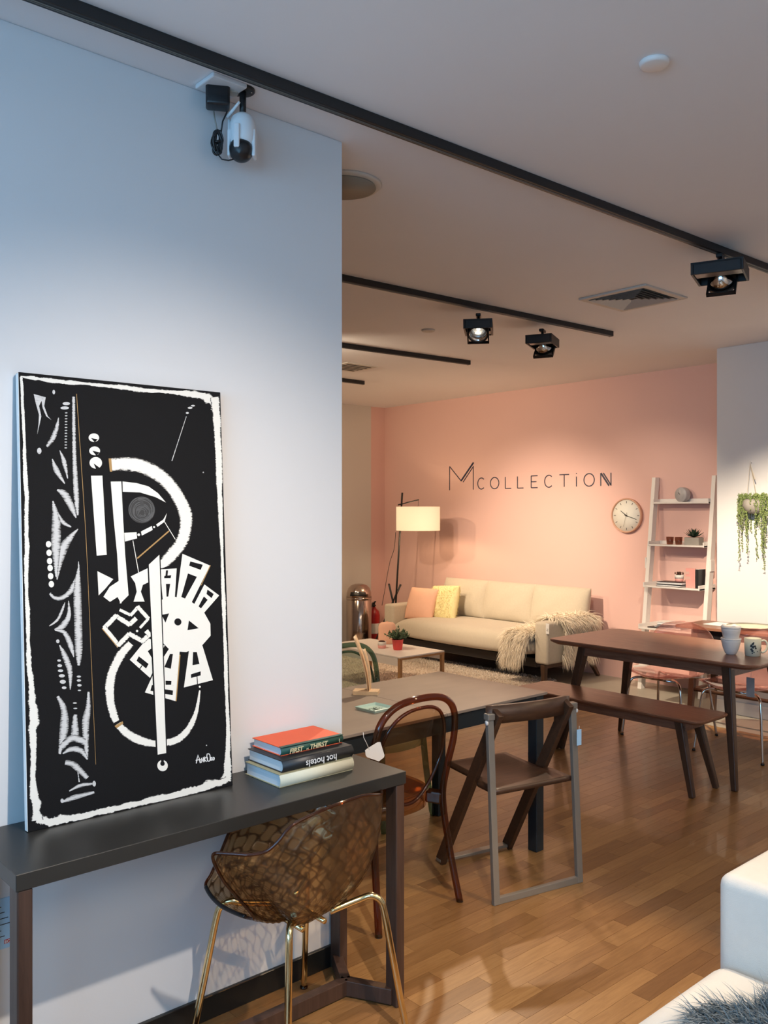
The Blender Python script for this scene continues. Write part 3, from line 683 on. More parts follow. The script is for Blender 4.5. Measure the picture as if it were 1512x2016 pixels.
K.poly([(1165, 1245), (1238, 1265), (1225, 1295), (1158, 1270)]); K.poly([(1150, 1315), (1202, 1335), (1130, 1462), (1108, 1452)])
K.poly([(1262, 1410), (1298, 1436), (1285, 1460), (1256, 1436)]); K.poly([(1240, 1450), (1262, 1470), (1222, 1520), (1208, 1508)])
K.poly([(990, 1556), (1035, 1548), (1012, 1602)]); K.ell(1085, 1598, 21); K.poly([(1150, 1590), (1206, 1636), (1140, 1647)])
K.poly([(1170, 1775), (1192, 1775), (1206, 1845), (1165, 1852)]); K.poly([(1155, 1905), (1212, 1888), (1212, 1912), (1155, 1927)]); K.stroke([(1190, 1915, 2.5), (1192, 1965, 2.5)])
K.poly([(1035, 1785), (1052, 1785), (1038, 1872), (1000, 1862)]); K.poly([(1005, 1942), (1040, 1944), (1038, 1966), (1005, 1966)]); K.poly([(925, 1966), (945, 1972), (945, 2006), (915, 2000)]); K.poly([(1000, 1992), (1048, 2000), (1045, 2026), (1000, 2020)])
K.poly([(905, 1768), (945, 1738), (962, 1788), (930, 1812)]); K.poly([(852, 1798), (908, 1843), (893, 1870), (838, 1824)]); K.stroke([(870, 1852, 3), (852, 1876, 3)])
K.stroke([(1112, 1780, 8), (1100, 1975, 10)]); K.stroke([(728, 1610, 3), (760, 1650, 3)])
K.poly([(690, 2192), (740, 2165), (748, 2176), (700, 2206)])
K.poly([(914, 1262), (922, 1258), (950, 2378), (940, 2378)]); K.poly([(986, 1205), (991, 1205), (1006, 2366), (1001, 2366)])
W2 = Paint()
W2.poly([(922, 1262), (985, 1205), (1001, 2366), (950, 2376)]); W2.ell(977, 2440, 31, 33)
K2 = Paint(); K2.poly([(985, 1210), (989, 1210), (1005, 2366), (1000, 2366)]); K2.ell(977, 2428, 13, 14); K2.poly([(968, 2404), (986, 2404), (984, 2425), (970, 2425)])
Gy = Paint(); Gy.pe = .7
Gy.poly([(270, 260), (340, 280), (330, 330), (350, 390), (370, 412), (340, 390), (320, 340), (315, 300), (300, 330), (312, 390), (300, 440), (285, 497), (295, 430), (298, 380), (280, 310)])
Gy.ell(388, 250, 8, 13); Gy.ell(460, 318, 22, 9); Gy.ell(450, 343, 25, 9)
for q in ([(413, 400, 3), (400, 460, 12), (375, 520, 15), (340, 567, 8)], [(415, 590, 2), (440, 660, 14), (458, 755, 3)], [(370, 640, 3), (395, 710, 17), (440, 785, 4)],
          [(395, 820, 6), (440, 850, 22), (480, 930, 18), (502, 985, 4)], [(512, 1050, 3), (440, 1130, 24), (402, 1220, 24), (382, 1345, 4)],
          [(338, 1425, 8), (365, 1452, 11), (420, 1448, 13), (475, 1390, 16), (506, 1310, 9), (510, 1240, 2)],
          [(330, 1618, 3), (380, 1580, 8), (410, 1520, 8), (425, 1480, 2)], [(447, 1470, 3), (445, 1560, 14), (405, 1620, 18), (360, 1638, 4)], [(362, 1640, 4), (420, 1660, 14), (455, 1740, 15), (470, 1800, 3)],
          [(388, 1730, 4), (420, 1800, 18), (445, 1880, 17), (445, 1990, 4)], [(370, 2030, 9), (405, 2110, 20), (402, 2220, 27), (374, 2370, 8)], [(552, 2005, 7), (547, 2100, 16), (530, 2200, 22), (533, 2395, 8)],
          [(472, 2138, 11), (467, 2200, 20), (465, 2285, 26)], [(385, 2330, 18), (450, 2278, 20), (525, 2300, 22)], [(392, 2368, 4), (440, 2342, 15), (500, 2352, 17), (537, 2402, 5)],
          [(405, 2420, 14), (460, 2436, 20), (533, 2512, 14)], [(478, 2475, 3), (485, 2535, 5)], [(425, 2588, 4), (490, 2556, 11), (562, 2545, 6)], [(385, 2652, 7), (450, 2626, 15), (572, 2595, 8)]):
    Gy.stroke(q, .08)
Gy.ell(295, 592, 13, 18); Gy.ell(378, 1707, 10, 11); Gy.ell(573, 2545, 10, 17); Gy.ell(382, 2645, 10, 13)
for k in range(13): Gy.ell(458-k*.6, 372+k*17, 8, 3.5, 10)
for i, (x, y, rx, ry) in enumerate(((383, 1820, 11, 7), (386, 1850, 14, 9), (390, 1880, 16, 8), (397, 1910, 18, 10), (402, 1945, 18, 12), (409, 1980, 14, 8), (497, 1915, 13, 6), (497, 1938, 13, 7), (499, 1966, 13, 8), (498, 1996, 10, 4), (470, 2070, 12, 4), (472, 2102, 12, 4))): Gy.ell(x, y, rx, ry, 12)
Gy.stroke([(368, 885, 4), (384, 990, 24), (380, 1150, 27), (378, 1330, 6)]); Gy.stroke([(398, 960, 4), (425, 1010, 12), (472, 1038, 4)])
Gy.stroke([(512, 1260, 3), (500, 1400, 22), (500, 1600, 24), (500, 1760, 22), (498, 1850, 8)])
Gy.stroke([(503, 278, 9), (500, 600, 12), (506, 850, 16), (512, 970, 6)])
Gy.stroke([(1160, 400, 2), (1070, 658, 3)]); Gy.ell(1166, 380, 9, 6); Gy.ell(1183, 350, 14, 6); Gy.ell(1200, 338, 12, 5); Gy.ell(1252, 727, 4); Gy.ell(1237, 2322, 3.5)
D = Paint(); D2 = Paint(); D2.ell(887, 942, 78, 78, 36)
for k in range(15):
    r_ = 74-k*4.2; a0_ = random.uniform(0, 6.28); D.stroke([(887+k*.3+r_*math.cos(a0_+q*.32), 942+k*1.4+r_*math.sin(a0_+q*.32), random.uniform(.7, 1.8)) for q in range(random.randint(8, 17))], .3, 3)
O = Paint(); O.poly([(700, 640), (716, 640), (720, 718), (706, 718)]); O.stroke([(855, 1225, 4), (1045, 1066, 4)]); O.stroke([(521, 262, 1.6), (545, 800, 1.6), (560, 1200, 1.4), (575, 1960, 1.2), (585, 2432, 1)])
O.poly([(700, 2206), (748, 2178), (752, 2192), (712, 2220)]); O.stroke([(1282, 1268, 2.5), (1225, 1385, 2)], 0, 2); O.stroke([(640, 1634, 2.5), (730, 1745, 2.5)], 0, 2); O.stroke([(1093, 1790, 3), (1064, 2062, 3)], 0, 2)
sig = Paint()      # signature strokes A N K I  O K O
def sg(pts, w=2.6): sig.stroke([(x, y, w) for x, y in pts], 0, 2)
for q in ([(1175, 2428), (1186, 2378), (1198, 2426)], [(1172, 2410), (1200, 2404)], [(1204, 2424), (1205, 2396), (1216, 2420), (1216, 2392)], [(1222, 2420), (1222, 2388)], [(1234, 2390), (1223, 2404), (1236, 2418)], [(1241, 2416), (1241, 2392)],
          [(1252, 2374), (1240, 2372), (1238, 2395), (1246, 2416), (1256, 2408), (1256, 2380), (1248, 2370)], [(1261, 2412), (1261, 2390)], [(1268, 2392), (1262, 2402), (1270, 2410)], [(1274, 2392), (1272, 2406), (1279, 2408), (1281, 2394), (1274, 2392)]): sg(q)
W.build('white_brush_strokes', 'bwhite'); K.build('black_gaps', 'canvas'); W2.build('white_centre_bar', 'bwhite'); K2.build('black_edge_lines', 'canvas')
Gy.build('grey_brush_strokes', 'bgrey'); D2.build('eyeball', 'pupil'); D.build('swirled_eye_lines', 'bdark'); O.build('ochre_accents', 'ochre'); sig.build('painted_signature', 'text')

# ================================================================== AMBER QUILTED SHELL CHAIR
t = thing('quilted_shell_chair', 'amber transparent scale-textured tub chair on gold legs at the console', 'chair', (1.575, 2.165, 0))
CHC = Vector((1.575, 2.165, 0))
rim_px = [(499, 1808, 2.10), (463, 1762, 2.088), (436, 1728, 2.075), (419, 1684, 2.06), (452, 1681, 2.02), (491, 1683, 1.985), (524, 1676, 1.965), (547, 1657, 1.95), (574, 1626, 1.94), (619, 1602, 1.935), (663, 1584, 1.95), (713, 1567, 1.985), (752, 1562, 2.04)]
RIM = [(1.345, 2.24, .440)]+[tuple(on(x, y, Y=yy)) for x, y, yy in rim_px]+[(1.85, 2.16, .712), (1.81, 2.30, .705), (1.68, 2.40, .68), (1.56, 2.42, .65), (1.49, 2.415, .60), (1.44, 2.405, .53), (1.40, 2.395, .475), (1.366, 2.37, .450)]
NU, NV = 420, 130; nR = len(RIM); RC = []
for q in range(NU):
    f = q/NU*nR; i = int(f); tt = f-i; a_, b_, c_, d_ = [RIM[(i+k) % nR] for k in (-1, 0, 1, 2)]
    RC.append(Vector([.5*((2*b)+(-a+c)*tt+(2*a-5*b+4*c-d)*tt*tt+(-a+3*b-3*c+d)*tt**3) for a, b, c, d in zip(a_, b_, c_, d_)])-CHC)
# even spacing round the rim
cum = [0]
for q in range(NU): cum.append(cum[-1]+(RC[(q+1) % NU]-RC[q]).length)
RE = []; k = 0
for q in range(NU):
    tgt = cum[-1]*q/NU
    while cum[k+1] < tgt: k += 1
    f = (tgt-cum[k])/(cum[k+1]-cum[k]); RE.append(RC[k].lerp(RC[(k+1) % NU], f))
BC = Vector((.0, -.01, .385))
def shellpt(i, j):
    rp = RE[i % NU]; v = j/NV; h = rp.z; wgt = min(1, max(0, (h-.445)/.12)); hz = Vector((rp.x-BC.x, rp.y-BC.y, 0))
    s1 = v**.9; s2 = math.sin(v*math.pi/2)**.85; l1 = v**2.0; l2 = (1-math.cos(v*math.pi/2))**1.15
    fw = min(1, max(0, (rp.x+.34)/.16)); s2 = v**.95*(1-fw)+s2*fw; l2 = v**1.35*(1-fw)+l2*fw
    return BC+hz*(s1*(1-wgt)+s2*wgt)+Vector((0, 0, (h-BC.z)*(l1*(1-wgt)+l2*wgt)))
def pat(i, j):
    a = i/NU*2*math.pi*26; b = j/NV*2*math.pi*8     # ogee lattice
    a2 = a+.9*math.sin(b)
    q = abs(math.cos((a2+b)*.5))*abs(math.cos((a2-b)*.5))
    return max(0, 1-q*3.8)
P = [[shellpt(i, j) for j in range(NV+1)] for i in range(NU+1)]; vs = []; rd = []
for i in range(NU):
    for j in range(NV+1):
        a = P[(i+1) % NU][j]-P[i-1][j]; b = P[i][min(j+1, NV)]-P[i][max(j-1, 0)]; n = a.cross(b); n = n.normalized() if n.length > 1e-9 else Vector((0, 0, 1))
        fade = min(1, max(0, (j/NV-.06)/.1))*min(1, (1-j/NV)/.05); k = pat(i, j)*fade
        vs.append(P[i][j]+n*(.0020*k)); rd.append(k)
fs = [(i*(NV+1)+j, ((i+1) % NU)*(NV+1)+j, ((i+1) % NU)*(NV+1)+j+1, i*(NV+1)+j+1) for i in range(NU) for j in range(NV)]
me = bpy.data.meshes.new('seat_shell'); me.from_pydata([tuple(v) for v in vs], [], fs); me.polygons.foreach_set('use_smooth', [True]*len(fs))
at = me.attributes.new('ridge', 'FLOAT', 'POINT'); at.data.foreach_set('value', rd); me.materials.append(M['shell'])
sh = bpy.data.objects.new('seat_shell', me); COL.objects.link(sh); sh.parent = t
so = sh.modifiers.new('s', 'SOLIDIFY'); so.thickness = .005; so.offset = 0
rim = MB().tube([P[i][NV] for i in range(NU)], .0048, 8, True).build('rim', 'amber', t)
MB().tube([P[i][NV]+Vector((0, 0, .0015)) for i in list(range(int(NU*.94), NU))+list(range(0, int(NU*.05)))], .0062, 8).build('front_lip', 'matblack', t)
legs = {'A': ((1.745, 2.38), (1.70, 2.30)), 'B': ((1.825, 1.955), (1.765, 2.01)), 'C': ((1.385, 1.965), (1.43, 2.02)), 'D': ((1.30, 2.345), (1.375, 2.30))}
for k, (f, s_) in legs.items():
    fx, fy = f[0]-1.575, f[1]-2.165; sx, sy = s_[0]-1.575, s_[1]-2.165; hz = .428; inn = Vector((sx*.25, sy*.55, .398))
    P_ = [(fx, fy, .004), (fx+(sx-fx)*.30, fy+(sy-fy)*.30, .13), (fx+(sx-fx)*.62, fy+(sy-fy)*.62, .27), (fx+(sx-fx)*.86, fy+(sy-fy)*.86, .375), (sx*.985+(fx-sx)*.03, sy*.985+(fy-sy)*.03, .412), (sx*.88, sy*.88, .427), (sx*.72, sy*.75, .418), tuple(inn)]
    MB().tube(cat_rom(P_, 5), .0105, 14).build('leg', 'gold', t)
    MB().lathe([(0, 0), (.013, 0), (.013, .006), (0, .006)], (fx, fy, 0), 14).build('foot_cap', 'amber', t)
for q in (.02, -.06): MB().tube([(q, -.095, .380), (q, .095, .380)], .009, 10).build('cross_rail', 'gold', t)

# ================================================================== AMBER / GREEN HOOP CHAIRS
def hoop_chair(m, label, loc, rz):
    """transparent plastic cafe chair, backrest towards local -Y"""
    t = thing('hoop_back_chair', label, 'chair', loc, rz, 'transparent hoop backed chairs at the grey table')
    # seat: rounded plate with apron
    out = [(math.cos(a)*.205*(1 if abs(math.cos(a)) < .7 else 1.0), math.sin(a)*.20+.03) for a in [k*2*math.pi/40 for k in range(40)]]
    sq = [(math.copysign(abs(math.cos(a))**.75, math.cos(a))*.208, math.copysign(abs(math.sin(a))**.75, math.sin(a))*.20+.03) for a in [k*2*math.pi/44 for k in range(44)]]
    MB().prism(sq, .448, .458).build('seat', m+'thin', t)
    ap = MB(); n = len(sq); vs = [(x, y, z) for z in (.385, .448) for x, y in sq]+[(x*.955, (y-.03)*.955+.03, z) for z in (.385, .448) for x, y in sq]
    fs = []
    for i in range(n):
        j = (i+1) % n; fs += [(i, j, n+j, n+i), (2*n+i, 3*n+i, 3*n+j, 2*n+j), (i, 2*n+i, 2*n+j, j), (n+i, n+j, 3*n+j, 3*n+i)]
    ap.add(vs, fs, True); ap.build('apron', m+'thin', t)
    # outer hoop continues down as the rear legs
    H = [(.225, -.255, .0), (.205, -.215, .22), (.192, -.19, .42), (.207, -.20, .55), (.222, -.225, .68), (.205, -.24, .79), (.13, -.25, .852), (0, -.254, .868)]
    pts = H+[(-x, y, z) for x, y, z in H[-2::-1]]; C = cat_rom(pts, 7)
    MB().tube(C, .0145, 12).build('hoop_frame', m, t)
    # inner loop with a thin curved panel inside
    inner = []
    for k in range(56):
        a = k/56*2*math.pi; cz_ = math.cos(a); x = math.copysign(abs(math.sin(a))**.8, math.sin(a))*.178*(1 if cz_ > 0 else (1-.35*(-cz_)**1.6)); z = .650+(.182*abs(cz_)**.9 if cz_ > 0 else -.215*abs(cz_)); y = -.165-(z-.44)*.19-.02*(1-(x/.18)**2)
        inner.append((x, y, z))
    MB().tube(inner, .0075, 8, True).build('inner_loop', m, t)
    ring2 = [(x*.5, y-.006, .65+(z-.65)*.5) for x, y, z in inner]; n_ = 56
    pn = MB().add(inner+ring2+[(0, -.227, .65)], [(k, (k+1) % n_, n_+(k+1) % n_, n_+k) for k in range(n_)]+[(n_+k, n_+(k+1) % n_, 2*n_) for k in range(n_)], True)
    pn.build('back_panel', m+'thin', t)
    for sx in (-1, 1):
        MB().bar((sx*.155, -.13, .425), (sx*.192, -.185, .42), .05, .05, bev=.008).build('leg_socket', m, t)
        lg = MB().tube(cat_rom([(sx*.155, .185, .44), (sx*.165, .20, .25), (sx*.185, .228, 0)], 6), [.017]*6+[.0165]*6+[.013], 12); lg.build('front_leg', m, t)
        MB().lathe([(0, -.001), (.014, -.001), (.014, .004), (0, .004)], (sx*.225, -.255, 0), 10).build('glide', 'matblack', t)
    return t
hc = hoop_chair('amber', 'amber transparent hoop backed chair with a white hang tag, pushed to the grey table', (2.385, 2.735, 0), R(1))
# hang tag
tp = on(735, 1478, Y=2.46); tg = thing('hang_tag', 'blank white hang tag tied to the amber hoop backed chair', 'tag', tuple(tp))
cs = [on(x, y, Y=2.46)-tp for x, y in ((721, 1484), (748, 1461), (757, 1490), (748, 1499), (722, 1488))]
cs = [on(x, y, Y=2.46)-tp for x, y in ((719, 1477), (726, 1472), (744, 1461), (749, 1461), (757, 1487), (756, 1491), (746, 1499), (723, 1491), (720, 1487))]
MB().add([tuple(c) for c in cs]+[tuple(c+Vector((0, .001, 0))) for c in cs], [tuple(range(9)), tuple(range(9, 18))]+[(i, (i+1) % 9, (i+1) % 9+9, i+9) for i in range(9)]).build('card', 'paper', tg)
q = [on(x, y, Y=2.46)-tp for x, y in ((727, 1476), (722, 1464), (716, 1452), (715, 1442))]
MB().tube([tuple(v) for v in q], .0012, 5).build('string', 'paper', tg)
hoop_chair('green', 'dark green transparent hoop backed chair on the far side of the grey table', (3.05, 3.50, 0), R(180+4))

# ================================================================== GREY TABLE
t = thing('extending_table', 'grey ceramic topped dining table on blue-black square legs', 'table', (2.67, 2.95, 0))
MB().box((-.67, -.36, .738), (-.02, .36, .75), .001, 1).build('top_panel', 'slate', t)
MB().box((-.018, -.36, .738), (.66, .36, .75), .001, 1).build('top_panel', 'slate', t)
a = MB(); a.box((-.655, -.345, .665), (.645, -.325, .738)); a.box((-.655, .325, .665), (.645, .345, .738)); a.box((-.655, -.325, .665), (-.635, .325, .738)); a.box((.625, -.325, .665), (.645, .325, .738)); a.build('apron', 'navy', t)
for sx in (-1, 1):
    for sy in (-1, 1): x = sx*.62+(-.005); y = sy*.325; MB().box((x-.027, y-.027, 0), (x+.027, y+.027, .738), .003, 1).build('leg', 'navy', t)
# card stand
c0 = on(722, 1366, z=.75); t = thing('card_stand', 'pale wooden block holding two upright cards on the grey table', 'card stand', (c0.x, c0.y, .75), R(-49))
MB().box((-.062, -.036, 0), (.058, .036, .018), .001, 1).build('wood_block', 'pale', t)
def card(off, w_, h_, lean_, m):
    MB().grid(2, 10, lambda u, v: (off-lean_*(v**1.15)+.010*math.sin(v*3.1), -.028+u*w_, .008+v*h_), .0012).build('card', m, t)
card(.014, .07, .20, .028, 'pale'); card(.008, .085, .262, .068, 'pale')
# mint tray
c0 = on(735, 1394, z=.75); t = thing('trinket_tray', 'small square mint tray with dark floral print on grey table', 'tray', (2.472, 2.852, .75), R(3))
h = .057; MB().box((-h, -h, 0), (h, h, .003), .002, 1).build('tray_base', 'mint', t)
rm = MB()
for k in range(4):
    m_ = Matrix.Rotation(k*math.pi/2, 4, 'Z'); rm.add([(-h, -h, .002), (h, -h, .002), (h+.006, -h-.006, .012), (-h-.006, -h-.006, .012), (-h+.003, -h+.003, .002), (h-.003, -h+.003, .002), (h+.003, -h-.003, .0135), (-h-.003, -h-.003, .0135)],
      [(0, 1, 2, 3), (4, 5, 6, 7), (2, 3, 7, 6)], False, m_)
rm.build('raised_rim', 'mint', t)
fl = MB()
for k in range(34):
    a = random.uniform(0, 6.28); r = random.uniform(.004, .035); fl.prism([(math.cos(a)*r+random.uniform(.002, .006)*math.cos(b+a), math.sin(a)*r+.004*math.sin(b+a)) for b in (0, 1, 2.2, 3.1, 4.4, 5.3)], .0031, .0034)
fl.build('floral_print', 'dkgreen', t)

# ================================================================== FOLDING CHAIR
pl_, pr_ = Vector((2.705, 2.375, 0)), Vector((3.140, 2.280, 0)); mid = (pl_+pr_)/2; ang = math.atan2(pr_.y-pl_.y, pr_.x-pl_.x); hw = .2225
t = thing('folding_chair', 'dark wooden folding chair with grey metal rear frame at the table', 'chair', tuple(mid), ang)
for sx in (-1, 1): MB().bar((sx*hw, -.01, .0), (sx*hw, .035, .755), .030, .020, up=(0, 1, 0), bev=.002).build('rear_upright', 'greymetal', t)
MB().bar((-hw, -.008, .014), (hw, -.008, .014), .020, .028, bev=.002).build('floor_bar', 'greymetal', t)
for sx in (-1, 1):
    MB().box((sx*hw-.018, .018, .745), (sx*hw+.018, .052, .772), .004, 2).build('hinge_cap', 'greymetal', t)
    MB().lathe([(0, 0), (.010, 0), (.010, .006), (0, .007)], seg=16, mtx=Matrix.Translation((sx*(hw+.015), .03, .735)) @ Matrix.Rotation(sx*math.pi/2, 4, 'Y')).build('pivot_button', 'white', t)
    x = sx*(hw-.034)
    MB().bar((x, .455, .012), (x, .02, .775), .026, .052, up=(0, 1, 0), bev=.002).build('crossing_leg', 'fold', t)
MB().box((-hw+.02, .435, .010), (hw-.02, .475, .024), .002, 1).build('front_floor_plate', 'greymetal', t)
n = 16
br = MB().grid(n, 2, lambda u, v: (-hw+.0+u*2*hw, .052-.055*math.sin(math.pi*u)*1.0-.0*v, .722+v*.075+.008*math.sin(math.pi*u)), .022); br.build('back_rail', 'fold', t)
st = MB().grid(14, 26, lambda u, v: ((-1+2*u)*(hw-.018-.038*min(1, max(0, (v-.30)/.12))), .02+v*.42, .455+.010*v-.014*math.sin(math.pi*u)*math.sin(math.pi*v)), .020)
st.build('seat', 'fold', t)
# tag on the right upright
p = on(1134, 1452, Y=2.285); tg = thing('price_tag', 'pale price tag hanging on the right upright of the folding chair', 'tag', tuple(p+Vector((.012, -.006, 0))), ang)
MB().box((-.012, -.002, -.035), (.014, 0, .035), .001, 1).build('card', 'leaflet', tg); MB().tube([(0, -.001, .03), (.0, -.003, .05)], .001, 5).build('string', 'paper', tg)

# ================================================================== WALNUT DINING TABLE AND BENCH
def rounded(x0, y0, x1, y1, r, n=6):
    P = []
    for cx, cy, a0 in ((x1-r, y1-r, 0), (x0+r, y1-r, 90), (x0+r, y0+r, 180), (x1-r, y0+r, 270)):
        for k in range(n+1): a = R(a0+90*k/n); P.append((cx+r*math.cos(a), cy+r*math.sin(a)))
    return P
def slab(poly_fn, z, th, under):
    """table top with a bevelled under edge"""
    mb = MB(); rings = [(0.0, z), (.004, z-.006), (.0, z-.002)]
    A = poly_fn(.006); B = poly_fn(0); C = poly_fn(0.003); Dd = poly_fn(under); n = len(A)
    vs = [(x, y, z) for x, y in A]+[(x, y, z-.005) for x, y in B]+[(x, y, z-th*.5) for x, y in C]+[(x, y, z-th) for x, y in Dd]
    fs = [tuple(range(n)), tuple(range(3*n, 4*n))[::-1]]
    for r in range(3): fs += [(r*n+i, r*n+(i+1) % n, (r+1)*n+(i+1) % n, (r+1)*n+i) for i in range(n)]
    return mb.add(vs, fs)
def tapered(p0, p1, r0, r1):
    return MB().bar(p0, p1, r0, r0, up=(0, 1, 0), w1=r1, h1=r1, bev=.006)
t = thing('dining_table', 'walnut dining table with rounded top and splayed tapered legs', 'table', (5.145, 2.98, 0))
slab(lambda i: rounded(-.41+i, -.72+i, .41-i, .72-i, .07), .75, .032, .03).build('tabletop', 'walnut', t)
a = MB()
for s_ in (-1, 1): a.box((s_*.29-.011, -.52, .652), (s_*.29+.011, .52, .722)); a.box((-.29, s_*.52-.011, .652), (.29, s_*.52+.011, .722))
a.build('apron', 'walnut', t)
for sx in (-1, 1):
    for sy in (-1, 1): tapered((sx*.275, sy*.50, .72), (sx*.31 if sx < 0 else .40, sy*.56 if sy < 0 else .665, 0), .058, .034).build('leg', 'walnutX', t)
t = thing('bench', 'walnut bench with rounded ends standing before the dining table', 'bench', (4.645, 3.095, 0))
slab(lambda i: rounded(-.178+i, -.66+i, .178-i, .66-i, .05), .45, .028, .022).build('seat', 'walnut', t)
a = MB()
for s_ in (-1, 1): a.box((s_*.095-.010, -.52, .365), (s_*.095+.010, .52, .423)); a.box((-.095, s_*.52-.010, .365), (.095, s_*.52+.010, .423))
a.build('apron', 'walnut', t)
for sx in (-1, 1):
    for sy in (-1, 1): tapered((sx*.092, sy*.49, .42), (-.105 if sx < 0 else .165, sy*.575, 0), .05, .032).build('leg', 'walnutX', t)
# cups and mug
c0 = on(1439, 1288, z=.75)
def cup(z, label, crown):
    o = thing('cup', label, 'cup', (c0.x, c0.y, z), 0, 'pale cups stacked on the dining table')
    pr = [(.0, .002), (.026, 0), (.033, .006), (.046, .036), (.055, .075), (.0575, .098), (.054, .098), (.051, .075), (.042, .036), (.028, .012), (0, .01)]
    mb = MB().lathe(pr, seg=36)
    if crown:
        for i in range(len(mb.v)):
            x, y, zz = mb.v[i]
            if zz > .09: mb.v[i] = (x, y, zz+.008*max(0, math.sin(5*math.atan2(y, x)+1)))
    mb.build('cup_body', 'white', o); MB().lathe([(.0215, -.001), (.026, -.001), (.026, .004), (.0215, .004)], seg=30).build('foot_ring', 'white', o)
    MB().lathe([(.0575, .088), (.0588, .090), (.0588, .093), (.0575, .095)], seg=36).build('rolled_band', 'white', o); return o
cup(.751, 'lower of two nested pale cups on the walnut dining table', False); cup(.821, 'upper cup with scalloped rim nested in another pale cup', True)
c1 = on(1482, 1291, z=.75); t = thing('patterned_mug', 'cream mug with a dark floral print near the dining table corner', 'mug', (c1.x, c1.y, .75))
MB().lathe([(0, .0), (.04, 0), (.044, .003), (.0465, .05), (.048, .105), (.0455, .105), (.043, .05), (.039, .008), (0, .007)], seg=40).build('mug_body', 'cream', t)
hd = [(.045+.0, 0, .088), (.068, 0, .092), (.083, 0, .07), (.080, 0, .045), (.064, 0, .024), (.043, 0, .022)]; mt = Matrix.Rotation(R(-50), 4, 'Z')
MB().tube([mt @ Vector(p) for p in cat_rom(hd, 6)], .0062, 10).build('handle', 'cream', t)
fl = MB()
for k in range(26):
    a0_ = random.choice([R(215), R(215), R(280)])+random.uniform(-.38, .38); z_ = random.uniform(.018, .088); s_ = random.uniform(.003, .008); rr = .0466+.0014*z_/.1+.0008
    fl.add([(math.cos(a0_+dx*s_/rr)*rr*1.004, math.sin(a0_+dx*s_/rr)*rr*1.004, z_+dz*s_) for dx, dz in ((-1, 0), (-.3, .8), (.5, 1), (1, .1), (.4, -.9), (-.5, -.7))], [(0, 1, 2, 3, 4, 5)])
fl.build('floral_print', 'bookblack', t)

# ================================================================== PINK SHELL CHAIRS
PR = [(-.25, .455, .16), (-.235, .448, .20), (-.17, .437, .232), (-.05, .428, .238), (.07, .428, .225), (.15, .442, .205), (.20, .475, .20), (.228, .53, .225), (.243, .60, .252), (.256, .67, .25), (.268, .73, .215), (.276, .77, .16), (.281, .792, .075)]
PC = cat_rom(PR, 4)
def pinkshell(u, v):
    f = u*(len(PC)-1); i = min(int(f), len(PC)-2); k = f-i; x, z, w_ = [a+(b-a)*k for a, b in zip(PC[i], PC[i+1])]
    s_ = v*2-1; back = min(1, max(0, (u-.42)/.2)); curl = .045*(s_*s_)
    return (x-back*.075*s_*s_, s_*w_, z+(1-back)*curl*.8)
def pink_chair(label, loc):
    t = thing('pink_shell_chair', label, 'chair', loc, R(0), 'pink transparent chairs behind the dining table')
    MB().grid(60, 24, pinkshell, .006).build('seat_shell', 'pinkp', t)
    for sx, sy in ((-1, -1), (-1, 1), (1, -1), (1, 1)):
        f = (sx*.24, sy*.235, .006)
        pts = [f, (sx*.222, sy*.222, .15), (sx*.20, sy*.205, .33), (sx*.19, sy*.195, .39), (sx*.172, sy*.175, .412), (sx*.14, sy*.14, .418), (sx*.08, sy*.07, .418)]
        MB().tube(cat_rom(pts, 5), .009, 10).build('leg', 'chrome', t)
        MB().lathe([(0, 0), (.0115, 0), (.0115, .012), (0, .012)], (f[0], f[1], 0), 10).build('foot_cap', 'matblack', t)
    for q in (-.14, .14): MB().tube([(q, -.14, .417), (q, .14, .417)], .008, 8).build('cross_rail', 'chrome', t)
    return t
p_a = pink_chair('pink transparent shell chair nearer the ladder shelf, behind the dining table', (5.70, 3.345, 0))
pink_chair('pink transparent shell chair with a hanging tag at the photo right edge', (5.70, 2.785, 0))
p = on(1482, 1352, X=5.45); tg = thing('chair_tag', 'grey tag hanging from the pink chair seat at the right edge', 'tag', (p.x-.03, p.y, p.z))
MB().box((-.002, -.027, -.062), (0, .027, .062), .0008, 1).build('card', 'marble', tg); MB().tube([(-.001, 0, .06), (.01, 0, .09)], .001, 5).build('string', 'paper', tg)

# ================================================================== SIDE TABLE BY THE PILLAR
t = thing('side_table', 'reddish wooden table with dark legs against the white pillar', 'table', (6.28, 2.75, 0))
MB().box((-.21, -.85, .728), (.22, .76, .75), .004, 2).build('tabletop', 'walnut', t)
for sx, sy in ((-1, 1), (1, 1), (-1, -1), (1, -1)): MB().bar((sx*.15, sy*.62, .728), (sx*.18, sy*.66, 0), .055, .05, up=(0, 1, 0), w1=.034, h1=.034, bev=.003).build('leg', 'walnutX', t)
for q in (-.17, .15): MB().box((q, -.66, .655), (q+.02, .64, .728)).build('apron', 'matblack', t)
for sx in (-1, 1): MB().tube([(sx*.165, -.64, .27), (sx*.165, .64, .27)], .014, 10).build('stretcher', 'walnutX', t)
MB().tube([(-.165, .64, .27), (.165, .64, .27)], .012, 10).build('stretcher', 'walnutX', t)
p = on(1415, 1229, z=.752); o = MB().prism([(-.10, -.07), (.10, -.08), (.11, .07), (-.09, .08)], 0, .003).build('paper_sheet', 'paper'); o.location = p; tag(o, 'white paper sheet on the reddish table beside the pillar', 'paper')
p = on(1478, 1236, z=.752); t = thing('serving_plate', 'pale rectangular plate on the reddish table at right edge', 'plate', tuple(p))
MB().lathe([(0, 0), (.13, 0), (.165, .014), (.168, .017), (.13, .006), (0, .005)], seg=36).build('plate_body', 'cream', t)

